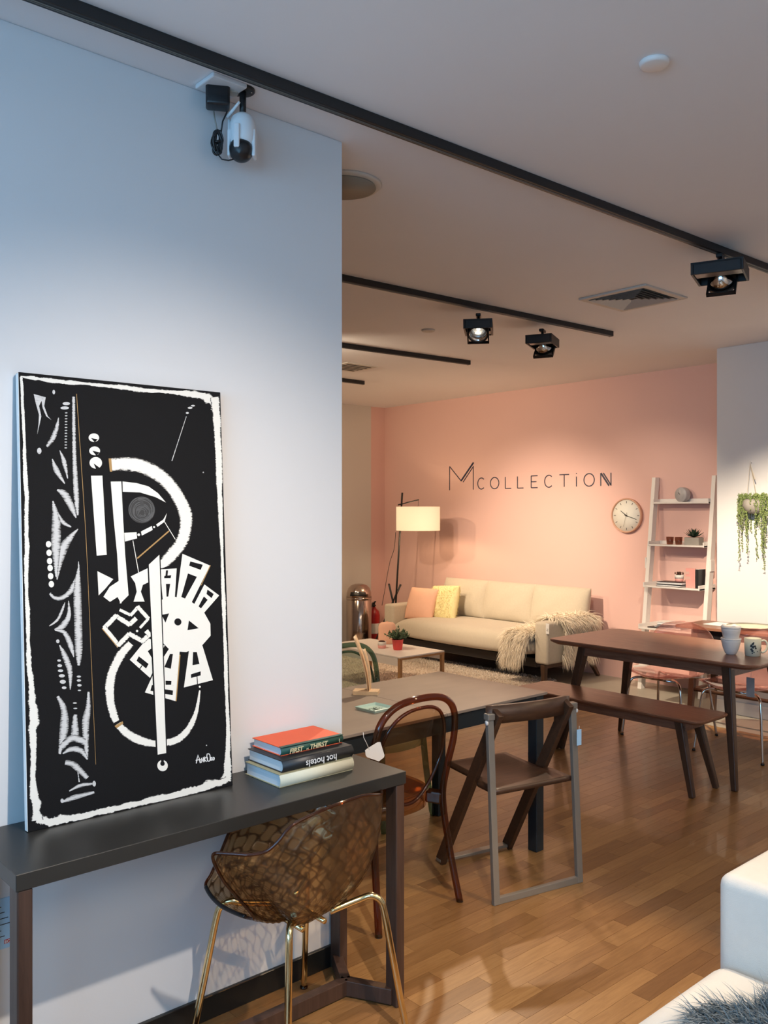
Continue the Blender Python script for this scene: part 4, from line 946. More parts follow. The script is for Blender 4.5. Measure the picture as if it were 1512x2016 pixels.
# ================================================================== LADDER SHELF
t = thing('ladder_shelf', 'white leaning ladder shelf against the pink wall beside the pillar', 'shelf', (XP, 4.115, 0))
def rx(z): return -.29+(z/1.93)*.245
for y in (.295, -.295):
    MB().add([(rx(0)-.035, y-.018, 0), (rx(0)+.035, y-.018, 0), (rx(1.93)+.035, y-.018, 1.93), (rx(1.93)-.035, y-.018, 1.93), (rx(0)-.035, y+.018, 0), (rx(0)+.035, y+.018, 0), (rx(1.93)+.035, y+.018, 1.93), (rx(1.93)-.035, y+.018, 1.93)],
             [(0, 1, 2, 3), (4, 5, 6, 7), (0, 1, 5, 4), (1, 2, 6, 5), (2, 3, 7, 6), (3, 0, 4, 7)]).build('side_rail', 'white', t)
SZ = [1.70, 1.315, .942, .570, .20]; FRX = {}
for i, z in enumerate(SZ):
    xf = rx(z)-.06-.035*i*.9; FRX[i] = xf
    s_ = MB().box((xf, -.275, z-.016), (-.012, .275, z), .002, 1).build('shelf_board', 'white', t)
    for y in (-.275, .263): MB().box((xf-.002, y, z-.018), (-.012, y+.012, z+.028), .003, 1).build('end_lip', 'white', s_)
    MB().box((-.024, -.263, z), (-.012, .263, z+.03)).build('back_lip', 'white', s_)
for y in (.318, -.318): MB().box((rx(1.15)-.04, y-.006, 1.09), (rx(1.15)+.03, y+.006, 1.19), .002, 1).build('joining_plate', 'white', t)
def shx(i, px, py):
    return on(px, py, X=XP+FRX[i]+.07)
# desk clock
p = shx(0, 1344, 984); t = thing('marble_clock', 'round grey marble desk clock on the top shelf of the ladder', 'clock', (p.x, p.y, SZ[0]), R(-12))
mt = Matrix.Translation((0, 0, .066)) @ Matrix.Rotation(-math.pi/2, 4, 'Y')
MB().lathe([(0, -.03), (.064, -.03), (.0665, -.026), (.0665, .026), (.064, .03), (0, .031)], seg=40, mtx=mt).build('clock_body', 'marble', t)
MB().bar((-.033, 0, .066), (-.033, .022, .085), .004, .003, up=(1, 0, 0)).build('hour_hand', 'matblack', t); MB().bar((-.033, 0, .066), (-.033, .002, .112), .003, .003, up=(1, 0, 0)).build('minute_hand', 'white', t)
for k, px in enumerate((1319, 1336)):
    p = shx(1, px, 1068); t = thing('glass_tumbler', ['left amber glass tumbler on the second ladder shelf', 'right amber glass tumbler on the second ladder shelf'][k], 'tumbler', (p.x, p.y, SZ[1]), 0, 'amber tumblers on the ladder shelf')
    MB().lathe([(0, .004), (.022, .0), (.028, .003), (.0345, .070), (.032, .070), (.026, .01), (0, .009)], seg=28).build('glass_body', 'glassamber', t)
p = shx(1, 1365, 1070); t = thing('potted_succulent', 'dark spiky succulent in a rectangular concrete planter on the ladder shelf', 'plant', (p.x+.01, p.y, SZ[1]))
MB().box((-.045, -.07, 0), (.045, .07, .068), .004, 2).build('planter', 'conc', t); MB().box((-.04, -.064, .06), (.04, .064, .0695)).build('soil', 'soil', t)
lf = 0
for rg, (n, tl, L_) in enumerate(((9, 1.15, .10), (8, .8, .095), (6, .45, .085), (3, .15, .07))):
    for k in range(n):
        a = k*2*math.pi/n+rg*.5; d = Vector((math.cos(a)*math.sin(tl), math.sin(a)*math.sin(tl), math.cos(tl))); s_ = Vector((-math.sin(a), math.cos(a), 0)); b0 = Vector((0, 0, .068)); up = d.cross(s_)
        MB().add([tuple(b0-s_*.006), tuple(b0+s_*.006), tuple(b0+d*L_*.55+s_*.012), tuple(b0+d*L_*.55-s_*.012), tuple(b0+d*L_+Vector((0, 0, .008))), tuple(b0+d*L_*.5-up*.007)], [(0, 1, 5), (1, 2, 5), (2, 4, 5), (4, 3, 5), (3, 0, 5), (0, 3, 2, 1), (3, 4, 2)]).build('leaf', 'dkleaf', t)
G = 'dark books lying on the third ladder shelf'
p = shx(2, 1322, 1149)
for k, (th, lb) in enumerate(((.018, 'lower black book under the small pot on the ladder shelf'), (.022, 'upper black book under the small pot on the ladder shelf'))):
    book(p.x+.02, p.y+.0-.008*k, SZ[2]+.001+.020*k, .24, .16, th, 'bookblack', 'bookblack', lb, G, R(88+4*k), .003)
p = shx(2, 1335, 1142); t = thing('small_potted_plant', 'two-tone pink and white pot with dark plant on the black books', 'plant', (p.x+.02, p.y, SZ[2]+.0455))
MB().lathe([(0, 0), (.030, 0), (.034, .004), (.038, .028)], seg=30).build('pink_pot_base', 'pinkpot', t); MB().lathe([(.038, .028), (.041, .062), (.037, .062), (.034, .03)], seg=30).build('white_pot_rim', 'white', t); MB().lathe([(0, .055), (.037, .055)], seg=20).build('soil', 'soil', t)
sd = MB()
for k in range(26):
    a = random.uniform(0, 6.28); r = random.uniform(0, .036); c_ = (math.cos(a)*r, math.sin(a)*r, .062+random.uniform(0, .022)); s_ = .009
    sd.add([(c_[0]+dx*s_, c_[1]+dy*s_, c_[2]+dz*s_) for dx, dy, dz in ((1, 0, 0), (-1, 0, 0), (0, 1, 0), (0, -1, 0), (0, 0, 1.4), (0, 0, -1))], [(0, 2, 4), (2, 1, 4), (1, 3, 4), (3, 0, 4), (2, 0, 5), (1, 2, 5), (3, 1, 5), (0, 3, 5)])
sd.build('foliage', 'soil', t, kind='stuff')
p = shx(2, 1360, 1155); t = thing('letter_bookend', 'dusty pink metal letter shaped bookend on the third ladder shelf', 'bookend', (p.x, p.y, SZ[2]+.001))
eb = [(-.045, .0), (-.045, .17), (.045, .17), (.045, .14), (.012, .14), (.012, .118), (.045, .118), (.045, .098), (.0, .098), (.0, .07), (.045, .07), (.045, .0)]
MB().prism(eb, -.006, .006, basis((0, 1, 0), (0, 0, 1), (0, 0, 0))).build('letter_plate', 'pinkpot', t)
p = shx(2, 1376, 1155)
for k in range(2):
    t = thing('upright_book', ['black book standing upright against the pink bookend', 'black upright book next to the ladder rail'][k], 'book', (p.x+.01, p.y+.0-.017*k, SZ[2]+.001), 0, 'black books standing by the pink bookend')
    MB().box((-.06, -.0075, 0), (.06, .0075, .165), .001, 1).build('cover', 'bookblack', t); MB().box((-.056, -.005, .164), (.058, .005, .1655)).build('page_edges', 'pages', t)
p = shx(3, 1318, 1232); G = 'books lying on the lowest visible ladder shelf'
for k, (th, cv, lb, lx, dx, dy) in enumerate(((.018, 'marble', 'grey book at the bottom of the lower ladder shelf pile', .26, .03, .01), (.022, 'bookblack', 'black book in the middle of the lower ladder shelf pile', .24, .02, -.01), (.020, 'paper', 'white book on top of the lower ladder shelf pile', .24, .0, -.02))):
    book(p.x+dx+.03, p.y+dy, SZ[3]+.001+sum((0, .019, .023)[:k+1]), lx, .17, th, cv, cv, lb, G, R(90+6*k), .003)
p = shx(3, 1290, 1240)
MBt = MB().box((-.05, -.05, 0), (.05, .05, .008), .002, 1).build('dark_coaster', 'bookblack'); MBt.location = (p.x, p.y, SZ[3]+.001); tag(MBt, 'thin black coaster on the lower ladder shelf, left of the books', 'coaster')

# ================================================================== WALL CLOCK
c0 = on(1234, 1015, X=XP-.02); t = thing('wall_clock', 'round pale wall clock with copper coloured rim on the pink wall', 'clock', (XP, c0.y, c0.z))
mt = Matrix.Rotation(-math.pi/2, 4, 'Y')     # local z -> -X
MB().lathe([(.150, 0), (.166, .0), (.168, .03), (.164, .040), (.156, .040), (.152, .026), (.150, .0)], seg=56, mtx=mt).build('rim', 'copper', t)
MB().lathe([(0, .003), (.154, .003), (.154, .026), (0, .026)], seg=56, mtx=mt).build('dial', 'face', t)
def hand(name, ang_, L_, w_, m, z=.029, tail=.0):
    d = Vector((0, -math.sin(ang_), math.cos(ang_))); b = Vector((-z, 0, 0)); return MB().bar(b-d*tail, b+d*L_, w_, .002, up=(1, 0, 0), w1=w_*.7).build(name, m, t)
for k in range(12):
    a = k*math.pi/6; d = Vector((0, -math.sin(a), math.cos(a))); MB().bar(Vector((-.0265, 0, 0))+d*.118, Vector((-.0265, 0, 0))+d*.140, .005, .001, up=(1, 0, 0)).build('hour_mark', 'blackink', t)
hand('hour_hand', R(-54), .078, .0075, 'matblack', tail=.015); hand('minute_hand', R(108), .118, .006, 'matblack', .032, .02); hand('second_hand', R(195), .11, .002, 'greymetal', .035, .03)
MB().lathe([(0, .026), (.007, .026), (.007, .036), (0, .037)], seg=14, mtx=mt).build('centre_cap', 'matblack', t)

# ================================================================== WALL LETTERING (photo reads: M COLLECTiON)
t = thing('wall_lettering', 'thin dark M COLLECTION lettering on the pink wall above the sofa', 'lettering', (XP, 0, 0))
LT = .0095
def seglet(polys, name='letter', m='blueink'):
    mb = MB()
    for P in polys:
        wv = LT
        if isinstance(P, tuple): P, wv = P
        for (y0, z0), (y1, z1) in zip(P, P[1:]): mb.bar((-.0025, y0, z0), (-.0025, y1, z1), wv, .003, up=(1, 0, 0))
    mb.build(name, m, t)
zb, zt = 1.869, 1.995
ML, MR, MT = 7.125, 6.752, 2.155
seglet([([(ML, 1.866), (ML, MT-.015)], .010), [(ML, MT-.012), (ML-.185, 1.968)], ([(ML-.185, 1.972), (MR-.004, MT+.018)], .020), ([(ML-.215, 1.955), (MR, MT-.028)], .010), [(MR, 1.866), (MR, MT-.02)]])
def arc(cy, cz, ry, rz_, a0, a1, n=22): return [(cy-ry*math.sin(R(a0+(a1-a0)*k/n)), cz+rz_*math.cos(R(a0+(a1-a0)*k/n))) for k in range(n+1)]
def px2y(px): return on(px, 955, X=XP).y
cz = (zb+zt)/2; rz_ = (zt-zb)/2
def C_(px): y = px2y(px); seglet([arc(y, cz, .052, rz_, 50, -230)[::1]] if False else [arc(y+.008, cz, .055, rz_, 42, -222+0)])
def O_(px): seglet([arc(px2y(px), cz, .062, rz_, 0, 360, 30)])
C_(949); O_(974)
for px in (995, 1019): y = px2y(px); seglet([[(y+.0, zt), (y+.0, zb), (y-.082, zb)]])
y = px2y(1046); seglet([[(y-.085, zt), (y, zt), (y, zb), (y-.085, zb)], [(y, cz), (y-.07, cz)]])
C_(1082); y = px2y(1111); seglet([[(y+.06, zt), (y-.06, zt)], [(y, zt), (y, zb)]])
y = px2y(1135); seglet([[(y, zt-.025), (y, zb)], ([(y, zt+.012), (y, zt+.002)], .008)])
O_(1160); yl = px2y(1183); yr = px2y(1203)
seglet([[(yl, zb), (yl, zt)], [(yr, zb), (yr, zt)], ([(yl-.002, zt), (yr+.022, zb)], .017), ([(yl-.03, zt), (yr, zb+.005)], .012)])

# ================================================================== HANGING PLANT ON THE PILLAR
c0 = on(1484, 990, X=XPIL-.085); t = thing('hanging_plant', 'trailing string plant in a grey round pot hung on the white pillar', 'plant', (c0.x, c0.y, 0))
hk = on(1478, 909, X=XPIL-.01)
MB().tube([(XPIL-c0.x, hk.y-c0.y, hk.z-.01), (XPIL-c0.x-.02, hk.y-c0.y, hk.z), (XPIL-c0.x-.02, hk.y-c0.y, hk.z-.02)], .004, 8).build('wall_hook', 'white', t)
pz = c0.z-.02
MB().lathe([(.0, pz-.065), (.035, pz-.06), (.068, pz-.035), (.082, pz), (.078, pz+.035), (.062, pz+.05), (.058, pz+.045), (.07, pz), (0, pz-.04)], seg=36).build('pot', 'conc', t)
for dx, dy in ((.05, 0), (-.03, .045), (-.03, -.045)): MB().tube([(dx, dy, pz+.04), (XPIL-c0.x-.02, hk.y-c0.y, hk.z-.012)], .0016, 5).build('cord', 'sofa', t)
MB().tube([(0, -.01, pz+.2), (XPIL-c0.x-.02, hk.y-c0.y, hk.z-.03)], .004, 6).build('cord_knot', 'sofa', t)
lv = MB(); stm = MB()
for k in range(62):
    a = random.uniform(0, 6.28); r = random.uniform(.03, .085); x, y, z = math.cos(a)*r, math.sin(a)*r+random.uniform(-.01, .03), pz+.045+random.uniform(-.005, .035); L_ = random.uniform(.12, .34) if k > 8 else random.uniform(.4, .62); spread = random.uniform(.4, 1.25)
    yy = y*1.0; pts = [(x, y, z)]; nst = int(L_/.014)
    if x > .06: x = .06
    for q in range(nst):
        f = q/nst
        if q < 5: x += math.cos(a)*.006*spread; y += math.sin(a)*.008*spread; z += .004*(2-q)
        else: z -= .0145; x += random.uniform(-.003, .003); y += random.uniform(-.0045, .0045)
        x = min(x, XPIL-c0.x-.012); pts.append((x, y, z))
        for w_ in range(2):
            s_ = random.uniform(.0035, .0062); ox, oy, oz = [random.uniform(-.007, .007) for _ in range(3)]
            lv.add([(x+ox+dx*s_, y+oy+dy*s_, z+oz+dz*s_) for dx, dy, dz in ((1, 0, 0), (-1, 0, 0), (0, 1, 0), (0, -1, 0), (0, 0, 1.3), (0, 0, -1.3))], [(0, 2, 4), (2, 1, 4), (1, 3, 4), (3, 0, 4), (2, 0, 5), (1, 2, 5), (3, 1, 5), (0, 3, 5)])
    stm.tube(pts[::2] if len(pts) > 5 else pts, .0011, 4, caps=False)
lv.build('trailing_leaves', 'strand', t, kind='stuff'); stm.build('trailing_stems', 'strand', t, kind='stuff')

# ================================================================== SOFA BY THE PINK WALL
SX0, SX1, SY0, SY1 = 6.40, 7.29, 4.98, 7.24
t = thing('sofa', 'long beige fabric sofa with brown wooden legs against the pink wall', 'sofa', ((SX0+SX1)/2, (SY0+SY1)/2, 0)); hx = (SX1-SX0)/2; hy = (SY1-SY0)/2
def arm(s_):
    y0, y1 = (hy-.155, hy) if s_ > 0 else (-hy, -hy+.155)
    return MB().box((-hx, y0, .205), (hx-.02, y1, .595), .028, 4)
for s_ in (-1, 1): arm(s_).build('armrest', 'sofa', t)
MB().box((hx-.12, -hy+.17, .22), (hx, hy-.17, .66), .03, 4).build('back_frame', 'sofa', t)
def seatf(u, v):
    a = -math.cos(math.pi*u); b = -math.cos(math.pi*v); y = a*(hy-.158); x = b*.36-.05+(-.05*(1-a*a) if b < 0 else 0)*(-b); k = (max(0, 1-abs(a)**8))**.4*(max(0, 1-abs(b)**7))**.4
    return (x-.055, y, .33+(.135+.012*(1-a*a))*k)
def seatb(u, v):
    x, y, z = seatf(u, v); return (x, y, .33-(z-.33)*.55)
MB().grid(44, 26, seatf).grid(44, 26, seatb).build('seat_cushion', 'sofa', t, wt=True)
MB().box((-hx+.05, -hy+.16, .16), (hx-.1, hy-.16, .245), .004, 1).build('dark_underframe', 'matblack', t)
def bcush(y0, y1, zt_, tl, dx=0):
    w_ = y1-y0; mt = Matrix.Translation((.235+dx, (y0+y1)/2, .452)) @ Matrix.Rotation(R(tl), 4, 'Y') @ Matrix.Rotation(R(90), 4, 'Z')
    return MB().pillow(w_*1.02, zt_, .21, mt, 22, .035, .04)
for k, (a_, b_) in enumerate(((-1.06, -.39), (-.40, .26), (.25, .90))):
    bcush(a_, b_, .42, 12).build('back_cushion', 'sofa', t, wt=True)
for s_ in (-1, 1):
    y = s_*(hy-.045)
    MB().bar((-hx+.035, y-s_*.02, .2), (-hx+.035, y-s_*.02, 0), .05, .05, up=(0, 1, 0), w1=.036, h1=.036, bev=.003).build('leg', 'walnutX', t)
    MB().bar((-hx+.03, y-s_*.02, .185), (hx-.12, y-s_*.02, .185), .045, .04, bev=.003).build('side_rail', 'walnutX', t)
    MB().bar((hx-.16, y-s_*.02, .19), (hx-.03, y-s_*.0, 0), .05, .045, up=(0, 1, 0), w1=.03, h1=.03, bev=.003).build('rear_leg', 'walnutX', t)
p = on(1078, 1238, X=SX0-.006); tg = thing('sofa_price_tag', 'small white price tag hanging on the front of the sofa armrest', 'tag', tuple(p+Vector((0, .0, 0))))
MB().box((-.002, -.019, -.048), (0, .019, .048), .0008, 1).build('card', 'paper', tg); MB().box((-.0026, -.010, -.02), (-.002, .010, -.016)).build('print_line', 'blackink', tg); MB().box((-.0026, -.010, -.004), (-.002, .006, .0)).build('print_line', 'blackink', tg)
# scatter cushions
def cush(name, label, px, py, X, w_, h_, th, tl, roll, m, yaw=90):
    p = on(px, py, X=X); t_ = thing(name, label, 'cushion', (p.x, p.y, p.z), 0)
    mt = Matrix.Rotation(R(roll), 4, 'X') @ Matrix.Rotation(R(tl), 4, 'Y') @ Matrix.Rotation(R(yaw), 4, 'Z')
    MB().pillow(w_, h_, th, mt, 24, .07).build('cover', m, t_, wt=True); return t_, mt
ca, mt = cush('scatter_cushion', 'blush pink square cushion at the left end of the beige sofa', 823, 1220, 6.60, .36, .36, .15, 22, -4, 'blush', 103)
pi_ = MB(); 
for e in range(26):
    u = e/25; pi_.lathe([(0, -.008), (.008, 0), (0, .008)], tuple((mt @ Vector((.178-.02*(1-(2*u-1)**2), 0, .01+.34*u)))), 8)
pi_.build('pompom_trim', 'blush', ca)
cb_, mt2 = cush('fluffy_cushion', 'pale yellow fluffy cushion behind the blush pink one on the sofa', 868, 1222, 6.74, .37, .39, .17, 18, -5, 'yellow', 95)
sm = []
for k in range(5200):
    sg_ = 1 if random.random() < .3 else -1; a = random.uniform(-1, 1); b = random.uniform(-1, 1); kk = (max(0, 1-abs(a)**2.6))**.42*(max(0, 1-abs(b)**2.6))**.42
    p = mt2 @ Vector((a*.185*(1-.07*(1-b*b)), sg_*.085*kk, .195+b*.195*(1-.07*(1-a*a)))); n = (mt2.to_3x3() @ Vector((a*.8, sg_, b*.8))).normalized(); sm.append((p, n, Vector((random.gauss(0, .3), random.gauss(0, .3), -.3))))
fur('fluff', sm, 'yellow', cb_, .026, .004, .6, .3, 2)

# sheepskin over the armrest and seat
fx_ = thing('sheepskin_throw', 'long haired cream sheepskin draped over the right sofa armrest', 'throw', (6.75, 5.1, 0))
def drape(path, across, nx, n, jit=.012):
    """path: list of points (relative), each with outward normal; across: vector"""
    return None
O_F = Vector((6.75, 5.1, 0)); samp = []
prof = [(4.955, .24), (4.952, .36), (4.95, .48), (4.955, .575), (4.985, .612), (5.06, .618), (5.13, .612), (5.155, .575), (5.17, .52), (5.22, .495), (5.30, .487), (5.38, .483), (5.46, .48)]
def profpt(s_):
    f = s_*(len(prof)-1); i = min(int(f), len(prof)-2); k = f-i; a, b = prof[i], prof[i+1]; y = a[0]+(b[0]-a[0])*k; z = a[1]+(b[1]-a[1])*k; ty, tz = b[0]-a[0], b[1]-a[1]; L_ = math.hypot(ty, tz); return y, z, (-tz/L_, ty/L_)
bs = MB().grid(30, 8, lambda u, v: (6.60+v*.48+.03*math.sin(u*9), profpt(u)[0], profpt(u)[1]+.004), .006, mtx=Matrix.Translation(-O_F)); bs.build('hide', 'wool', fx_)
for k in range(9500):
    u = random.random(); y, z, (nyy, nzz) = profpt(u); x = 6.58+random.random()**.9*.52+.03*math.sin(u*9)
    fl_ = Vector((-.25+random.gauss(0, .25), -.55 if y < 5.1 else .5, -.45)); 
    if z < .56 and y < 5.0: fl_ = Vector((random.gauss(0, .2), -.1, -1))
    samp.append((Vector((x, y, z+.004))-O_F, Vector((0, nyy, nzz)), fl_))
# the part that falls over the seat front
prof2 = [(6.62, .485), (6.50, .487), (6.40, .478), (6.335, .44), (6.315, .38), (6.31, .31), (6.31, .24)]
def pp2(s_):
    f = s_*(len(prof2)-1); i = min(int(f), len(prof2)-2); k = f-i; a, b = prof2[i], prof2[i+1]; tx, tz = b[0]-a[0], b[1]-a[1]; L_ = math.hypot(tx, tz); return a[0]+tx*k, a[1]+tz*k, (tz/L_, -tx/L_)
MB().grid(16, 8, lambda u, v: (pp2(u)[0]-.004, 5.13+v*.27*(1-.25*u)+.09*u, pp2(u)[1]+.004), .006, mtx=Matrix.Translation(-O_F)).build('hide_flap', 'wool', fx_)
for k in range(5200):
    u = random.random(); x, z, (nx_, nz_) = pp2(u); y = 5.11+random.random()*.31*(1-.25*u)+.09*u
    samp.append((Vector((x-.004, y, z+.004))-O_F, Vector((nx_ if nx_ < 0 else -nx_, 0, abs(nz_))), Vector((-.5 if z > .45 else -.05, .12+random.gauss(0, .2), -.5 if z > .45 else -1))))
fur('long_wool', samp, 'wool', fx_, .125, .0055, .45, .7, 4, kind='stuff')

# ================================================================== FLOOR LAMP
lx, ly = 6.72, 7.44; t = thing('floor_lamp', 'black branch style floor lamp with a glowing cream drum shade', 'lamp', (lx, ly, 0))
tp_ = on(792, 970, X=6.72)-Vector((lx, ly, 0))
MB().tube([(0, 0, .02), tuple(tp_)], .0105, 10).build('pole', 'black', t)
for a in (20, 140, 260):
    d = Vector((math.cos(R(a)), math.sin(R(a)), 0)); MB().tube([tuple(d*.26+Vector((0, 0, .0))), tuple(-d*.09+Vector((0, 0, .78)))], .011, 8).build('leg', 'black', t)
sc_ = on(823, 1021, X=6.70)-Vector((lx, ly, 0)); e1 = on(784, 994, X=6.72)-Vector((lx, ly, 0)); e2 = on(824, 984, X=6.70)-Vector((lx, ly, 0))
MB().tube([tuple(e1), tuple(e2)], .007, 8).build('cross_arm', 'black', t)
MB().tube([tuple(e2), (sc_.x, sc_.y, sc_.z+.13)], .002, 6).build('hanging_wire', 'black', t)
MB().tube([tuple(e1), (e1.x-.01, e1.y+.01, e1.z-.09)], .002, 6).build('hanging_wire', 'black', t)
MB().lathe([(.243, -.132), (.243, .132), (.240, .132), (.240, -.132), (.243, -.132)], tuple(sc_), 56).build('lamp_shade', 'shade', t)
sp_ = MB()
for k in range(3): a = k*2.09; sp_.tube([(sc_.x, sc_.y, sc_.z+.125), (sc_.x+.24*math.cos(a), sc_.y+.24*math.sin(a), sc_.z+.125)], .002, 5)
sp_.lathe([(0, .115), (.02, .115), (.02, .135), (0, .135)], tuple(sc_), 14); sp_.build('shade_spider', 'black', t)
MB().lathe([(0, -.02), (.022, -.012), (.03, .012), (.02, .04), (.014, .06), (0, .062)], tuple(sc_), 18).build('bulb', 'lampface', t)
l_ = light('lamp_bulb_light', 'POINT', (lx+sc_.x, ly+sc_.y, sc_.z-.05), (0, 0, 0), 9, WARM, shadow_soft_size=.04)
cd = [tuple(on(x, y, X=6.9)-Vector((lx, ly, 0))) for x, y in ((779, 1048), (776, 1080), (768, 1105), (762, 1135), (757, 1165), (752, 1192))]
MB().tube(cat_rom(cd, 5), .0032, 6).build('power_cord', 'bookblack', t)

# ================================================================== BIN AND FIRE EXTINGUISHER
p = Vector((6.62, 7.93, 0)); t = thing('pedal_bin', 'tall mirror steel dome-topped waste bin beside the sofa', 'bin', tuple(p), R(-135))
MB().lathe([(.146, 0), (.150, .02), (.150, .575), (.146, .58)], seg=48).build('bin_body', 'steel', t)
MB().lathe([(.152, .578), (.154, .585), (.154, .60), (.152, .605)], seg=48).build('collar', 'steel', t)
MB().lathe([(.150, .603), (.146, .66), (.128, .71), (.095, .745), (.05, .762), (0, .766)], seg=48).build('dome_lid', 'steel', t)
fl_ = MB()
fl_.grid(16, 10, lambda u, v: ((lambda th, ph: (math.cos(ph)*math.cos(th)*.156, math.sin(th)*math.cos(ph)*.156, .603+.166*math.sin(ph)))(R(-38+76*u), R(8+44*v))), .003); fl_.build('flap_opening', 'matblack', t)
MB().lathe([(.154, 0), (.156, .004), (.156, .02), (.152, .024)], seg=40).build('base_ring', 'matblack', t)
p = Vector((6.93, 8.02, 0)); t = thing('fire_extinguisher', 'red fire extinguisher on the floor between the bin and sofa', 'fire extinguisher', tuple(p), R(-120))
MB().lathe([(0, .01), (.06, .01), (.072, .02), (.075, .04), (.075, .36), (.062, .41), (.03, .44), (.022, .46), (0, .46)], seg=32).build('cylinder', 'redcan', t)
MB().lathe([(.0755, .14), (.0762, .145), (.0762, .26), (.0755, .265)], seg=32).build('label_band', 'paper', t)
MB().tube([(0, 0, .45), (0, 0, .50)], .018, 12).build('valve', 'matblack', t)
MB().bar((-.02, 0, .50), (.10, 0, .535), .02, .014, bev=.003).bar((-.02, 0, .49), (.09, 0, .485), .02, .012, bev=.003).build('handle', 'matblack', t)
MB().tube(cat_rom([(-.02, 0, .49), (-.07, 0, .50), (-.10, 0, .44), (-.09, .01, .30), (-.082, .01, .16)], 6), .009, 8).build('hose', 'matblack', t)

# ================================================================== RUG, COFFEE TABLE AND WHAT IS ON IT
t = thing('area_rug', 'mottled pinkish beige rug under the coffee table and sofa', 'rug', (5.72, 6.35, 0))
MB().box((-1.1, -1.22, .001), (1.02, 1.3, .011), .003, 1).build('rug_backing', 'carpet', t)
sm = []
for k in range(24000):
    x = random.uniform(-1.1, 1.02); y = random.uniform(-1.22, 1.3); sm.append((Vector((x, y, .010)), Vector((0, 0, 1)), Vector((random.gauss(0, .5), random.gauss(0, .5), .2))))
fur('rug_pile', sm, 'carpet', t, .016, .010, .8, .0, 2, kind='stuff')
t = thing('coffee_table', 'low white topped coffee table with thin oak legs', 'coffee table', (5.30, 5.99, 0)); a, b = .27, .51
MB().box((-a, -b, .358), (a, b, .37), .001, 1).build('tabletop', 'white', t)
MB().box((-a, -b, .34), (a, -b+.022, .358)).build('oak_edge', 'oak', t); MB().box((-a, b-.022, .34), (a, b, .358)).build('oak_edge', 'oak', t)
MB().box((-a-.001, -b+.03, .29), (-a+.012, b-.03, .356)).build('white_apron', 'white', t); MB().box((a-.012, -b+.03, .29), (a+.001, b-.03, .356)).build('white_apron', 'white', t)
for sx in (-1, 1):
    for sy in (-1, 1): MB().box((sx*a-(.03 if sx > 0 else 0), sy*b-(.03 if sy > 0 else 0), 0), (sx*a+(.03 if sx < 0 else 0), sy*b+(.03 if sy < 0 else 0), .34), .002, 1).build('leg', 'oak', t)
zc = .3705
p = on(783, 1279, z=.37); t = thing('potted_plant', 'leafy green plant in a bright red pot on the coffee table', 'plant', (p.x, p.y, zc))
MB().lathe([(0, 0), (.037, 0), (.040, .004), (.051, .088), (.054, .094), (.050, .095), (.046, .085), (0, .082)], seg=36).build('pot', 'red', t)
MB().lathe([(0, .084), (.047, .086)], seg=20).build('soil', 'soil', t)
lv = MB(); sm_ = MB()
for k in range(64):
    a = random.uniform(0, 6.28); tl = 1.2*math.sqrt(random.random()); L_ = random.uniform(.07, .10); d = Vector((math.cos(a)*math.sin(tl), math.sin(a)*math.sin(tl), math.cos(tl))); b0 = Vector((math.cos(a)*.02, math.sin(a)*.02, .088))
    sm_.tube([tuple(b0), tuple(b0+d*L_)], .0016, 4)
    for q in range(9):
        c_ = b0+d*L_*(.25+.75*q/8); r_ = Vector((random.gauss(0, 1), random.gauss(0, 1), random.gauss(.3, .8))).normalized(); s_ = r_.cross(d); s_ = s_.normalized() if s_.length > .01 else Vector((1, 0, 0)); e = c_+(r_+d*.6)*.021
        m0 = (c_+e)/2; lv.add([tuple(c_), tuple(m0+s_*.008), tuple(e), tuple(m0-s_*.008), tuple(m0+r_.cross(s_)*.003)], [(0, 1, 4), (1, 2, 4), (2, 3, 4), (3, 0, 4)])
lv.build('foliage', 'leaf', t, kind='stuff'); sm_.build('stems', 'leaf', t, kind='stuff')
p = on(752, 1276, z=.37); t = thing('small_pot', 'small pink and white pot filled with soil on the coffee table', 'pot', (p.x, p.y, zc))
MB().lathe([(0, 0), (.033, 0), (.036, .004), (.038, .028)], seg=30).build('pink_pot_base', 'pinkpot', t); MB().lathe([(.038, .028), (.040, .06), (.037, .06), (.034, .03)], seg=30).build('white_pot_rim', 'white', t)
MB().lathe([(0, .066), (.02, .068), (.037, .056)], seg=20).build('soil', 'soil', t)
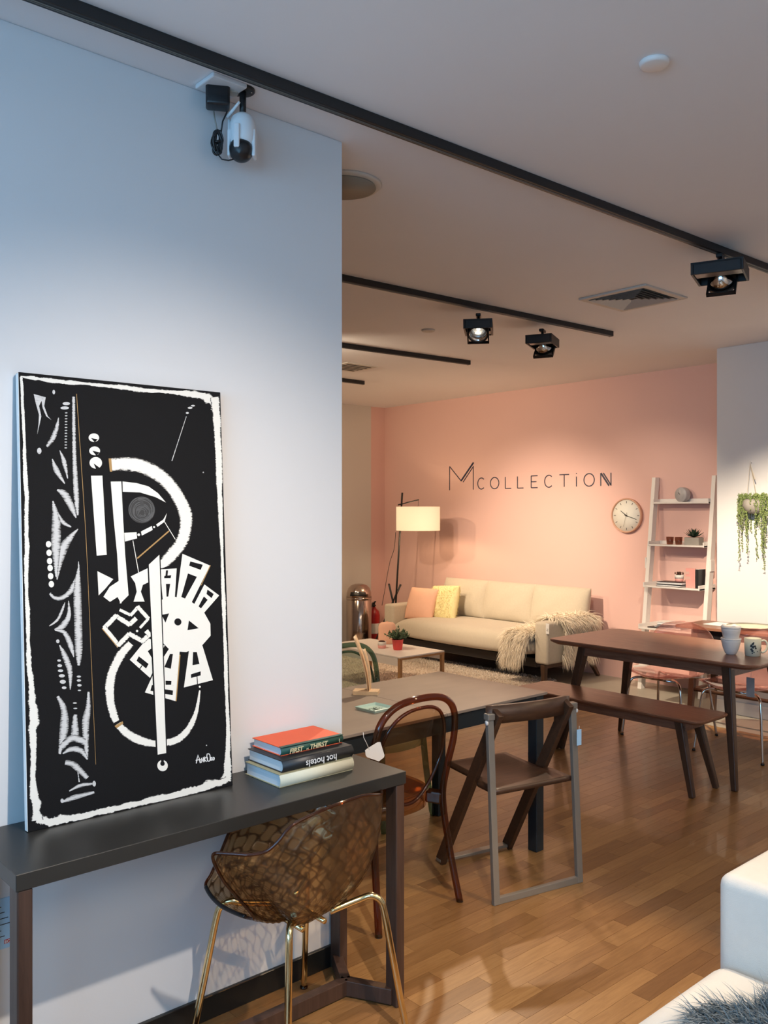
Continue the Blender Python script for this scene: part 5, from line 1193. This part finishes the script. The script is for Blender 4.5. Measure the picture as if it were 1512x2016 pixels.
p = on(759, 1268, z=.37); t = thing('rounded_vase', 'rounded blush coloured vase behind the pots on the coffee table', 'vase', (p.x+.02, p.y, zc), R(-41.5))
mb = MB().lathe([(0, 0), (.06, 0), (.078, .006), (.083, .05), (.082, .15), (.074, .185), (.055, .202), (.02, .206), (0, .206)], seg=44)
mb.v = [(x, y*.45, z) for x, y, z in mb.v]; mb.build('vase_body', 'blush', t)
MB().tube([(0, 0, .204), (0, 0, .212)], .008, 12).build('vase_neck', 'blush', t)

# ================================================================== FOREGROUND SOFA
ox, oy = 1.45, .70; t = thing('foreground_sofa', 'off white upholstered sofa corner at the lower right of the photo', 'sofa', (ox, oy, 0))
def rb(x0, x1, y0, y1, z0, z1, b, name):
    return MB().box((x0-ox, y0-oy, z0), (x1-ox, y1-oy, z1), b, 6).build(name, 'sofalight', t)
rb(.45, 2.235, .30, 1.165, .18, .405, .055, 'seat_cushion')
rb(2.24, 2.62, .20, 1.175, .10, .625, .035, 'armrest')
rb(.40, 2.24, .10, .34, .10, .78, .05, 'backrest')
rb(.45, 2.24, .32, 1.13, .09, .20, .01, 'base')
for x, y in ((.5, 1.05), (2.5, 1.1), (.5, .2), (2.5, .25)): MB().bar((x-ox, y-oy, .10), (x-ox, y-oy, 0), .04, .04, up=(0, 1, 0), bev=.003).build('leg', 'walnutX', t)
fg = thing('grey_sheepskin', 'dark grey long haired sheepskin on the foreground sofa seat', 'throw', (1.9, .80, .405))
bl = []
for k in range(40):
    a = k/40*2*math.pi; r = .30+.035*math.sin(3*a+1)+.03*math.sin(5*a); bl.append((math.cos(a)*r*.9+.05, math.sin(a)*r*.82-.0))
MB().prism(bl, .002, .014).build('hide', 'greyfur', fg)
sm = []
for k in range(11000):
    a = random.uniform(0, 6.28); q = math.sqrt(random.random()); r = (.30+.035*math.sin(3*a+1)+.03*math.sin(5*a))*q
    sm.append((Vector((math.cos(a)*r*.9+.05, math.sin(a)*r*.82, .012)), Vector((0, 0, 1)), Vector((math.cos(a)*.35-.5, math.sin(a)*.35-.25, -.15))))
fur('long_wool', sm, 'greyfur', fg, .07, .0028, .35, .25, 4, kind='stuff')
